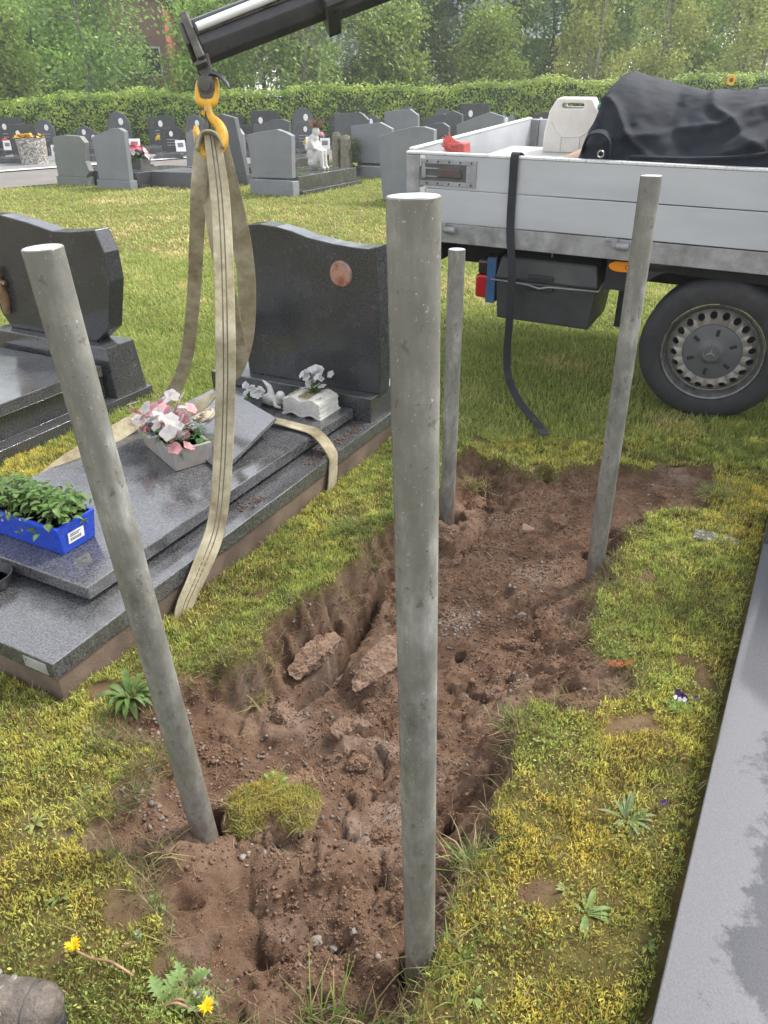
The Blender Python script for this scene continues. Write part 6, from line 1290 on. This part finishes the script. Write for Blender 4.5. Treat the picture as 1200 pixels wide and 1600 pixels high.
# long grass tufts at the pit mouth
def tuft(label, px, py, n, L, spread, seed, cols=((.13, .21, .04), (.30, .36, .09), .3), z=0.0):
    q = gp(px, py, z); o = thing('grass_tuft', label, 'grass', (q.x, q.y, z1(q.x, q.y)-.004)); V, T, C = tuft_mesh(n, lambda r, k_: np.stack([r.normal(0, spread, k_), r.normal(0, spread*.7, k_), np.zeros(k_)], 1), L, (.0022, .0042), cols, seed, (.2, 1.0)); b = obj('blades', fastmesh('blades', V, T, turf_leaf, C), None, o); b['kind'] = 'stuff'
for i, (px, py, n, L, sp, lab) in enumerate(((735, 1350, 60, (.05, .11), .022, 'long grass tuft arching over the pit edge by the tall post'), (560, 1585, 70, (.05, .14), .035, 'tall grass tuft at the mouth of the pit'), (490, 1560, 30, (.05, .13), .02, 'thin grass stalks in front of the tall post'), (700, 1500, 50, (.03, .07), .02, 'short grass tuft at the foot of the tall post'), (800, 1130, 50, (.03, .06), .02, 'yellowish grass tuft on the pit rim'), (545, 830, 160, (.05, .09), .05, 'bright green grass clump beside the granite grave'), (480, 880, 120, (.03, .06), .05, 'low green clump beside the granite grave'), (1120, 780, 120, (.05, .10), .03, 'grey green grass tuft behind the lichened tile'), (395, 1045, 60, (.03, .07), .02, 'straw tuft hanging at the cut turf corner'), (745, 735, 120, (.04, .09), .03, 'dry grass tuft overhanging the far pit end'), (970, 855, 90, (.03, .07), .025, 'straw tuft over the hole by the truck post'), (250, 1330, 16, (.03, .07), .02, 'few straw blades on the soil near the leaning post'))):
    tuft(lab, px, py, n, L, sp, 300+i, ((.13, .22, .04), (.30, .40, .09), .3) if i not in (8, 9, 10, 11) else ((.25, .24, .07), (.36, .33, .12), .6))
# straws and rootlets scattered on the soil
P = soilpts(2600); n = len(P); P[:, 2] += .004; c = lerpc((.16, .10, .06), (.48, .40, .24), U(0, 1, n)**1.6); V_, T_, C_ = blades(P, U(.012, .05, n), U(.0009, .0018, n), U(0, 6.28, n), U(.85, 1.05, n), U(-.2, .2, n), c, c)
stuff(obj('straws', fastmesh('straws', V_, T_, turf_leaf, C_), None), 'dry straws and rootlets scattered on the dug soil', 'straw')

# ---------------------------------------------------------------- work boot
tt = gp(109, 1560, .05); bt = thing('work_boot', 'scuffed grey brown leather work boot with metal lace hooks', 'boot', (tt.x, gp(60, 1578, .06).y, z1(tt.x-.1, tt.y)-.003), rad(-3))
kl = NT('scuffed_leather'); a = kl.noise(22, 7, .7); kl.set(base=kl.mix(kl.ramp(kl.noise(60, 4, .7), [(.5, (0, 0, 0)), (.7, (.6,)*3)]), kl.ramp(a, [(.3, (.045, .036, .030)), (.55, (.10, .08, .066)), (.75, (.17, .135, .105))]), (.19, .165, .14)), rough=.65); kl.bump(kl.mix(.5, kl.noise(160, 5), kl.noise(24, 5)), .9, .010)
m = MB()
for c_, r3 in (((-.048, 0, .052), (.046, .047, .034)), ((-.085, 0, .056), (.06, .050, .040)), ((-.13, 0, .066), (.06, .046, .046)), ((-.175, 0, .08), (.055, .042, .055)), ((-.225, 0, .10), (.05, .042, .08)), ((-.25, 0, .16), (.048, .044, .07)), ((-.255, 0, .055), (.045, .038, .045))): m.ball(c_, r3, 16, 10)
remesh(obj('upper', m, kl.m, bt), .005, 5)
m = MB(); ot = [(0-.004, 0)]+[(-.02-.0, .030), (-.05, .046), (-.10, .051), (-.15, .045), (-.20, .038), (-.26, .040), (-.295, .025), (-.30, 0)]; ot = ot+[(x, -y) for x, y in ot[-2:0:-1]]
m.slab(ot[::-1], .0, .026); obj('sole', m, M_RUB, bt, .005)
m = MB(); m.tube(bez([(-.052, -.047, .045), (-.058, -.034, .078), (-.060, 0, .089), (-.058, .034, .078), (-.052, .047, .045)]), .0034, 6); obj('toe_seam', m, plain('seam_thread', (.06, .055, .05), .8), bt, sm=60)
for i in range(4):
    x = -.098-.024*i; z = .098+.017*i; m = MB(); m.tube(bez([(x, -.030, z-.010), (x-.01, 0, z+.008+.002*i), (x-.022, .030, z)]), .0022, 6); m.tube(bez([(x, .030, z-.010), (x-.01, 0, z+.010+.002*i), (x-.022, -.030, z)]), .0022, 6); obj('lace', m, plain('grey_lace', (.17, .16, .145), .8), bt, sm=60)
    for sy in (-1, 1): m = MB(); m.lathe([(.002, 0), (.006, .0), (.006, .004), (.002, .005)], 10, 'z', (x, sy*.031, z-.010)); obj('lace_hook', m, plain('dull_hook', (.24, .235, .22), .4, .4), bt)
m = MB(); m.tube([(-.24, 0, .17), (-.245, 0, .34), (-.25, 0, .60)], [.058, .066, .08], 18); obj('trouser_leg', m, plain('dark_work_cloth', (.03, .032, .04), .9, scale=40, bump=.5), bt, sm=50)


# ---------------------------------------------------------------- the air
hz = MB(); hz.box(-112, 112, -42, 112, -1.5, 26); kh = NT('pale_air'); kh.t.nodes.remove(kh.b); pv = kh.n('VolumePrincipled'); pv.inputs['Color'].default_value = (.95, .97, 1, 1); pv.inputs['Density'].default_value = .0015; pv.inputs['Anisotropy'].default_value = .2; kh.l(pv.outputs[0], kh.out.inputs['Volume'])
stuff(obj('haze', hz, kh.m), 'thin pale haze in the air over the graveyard', 'haze')
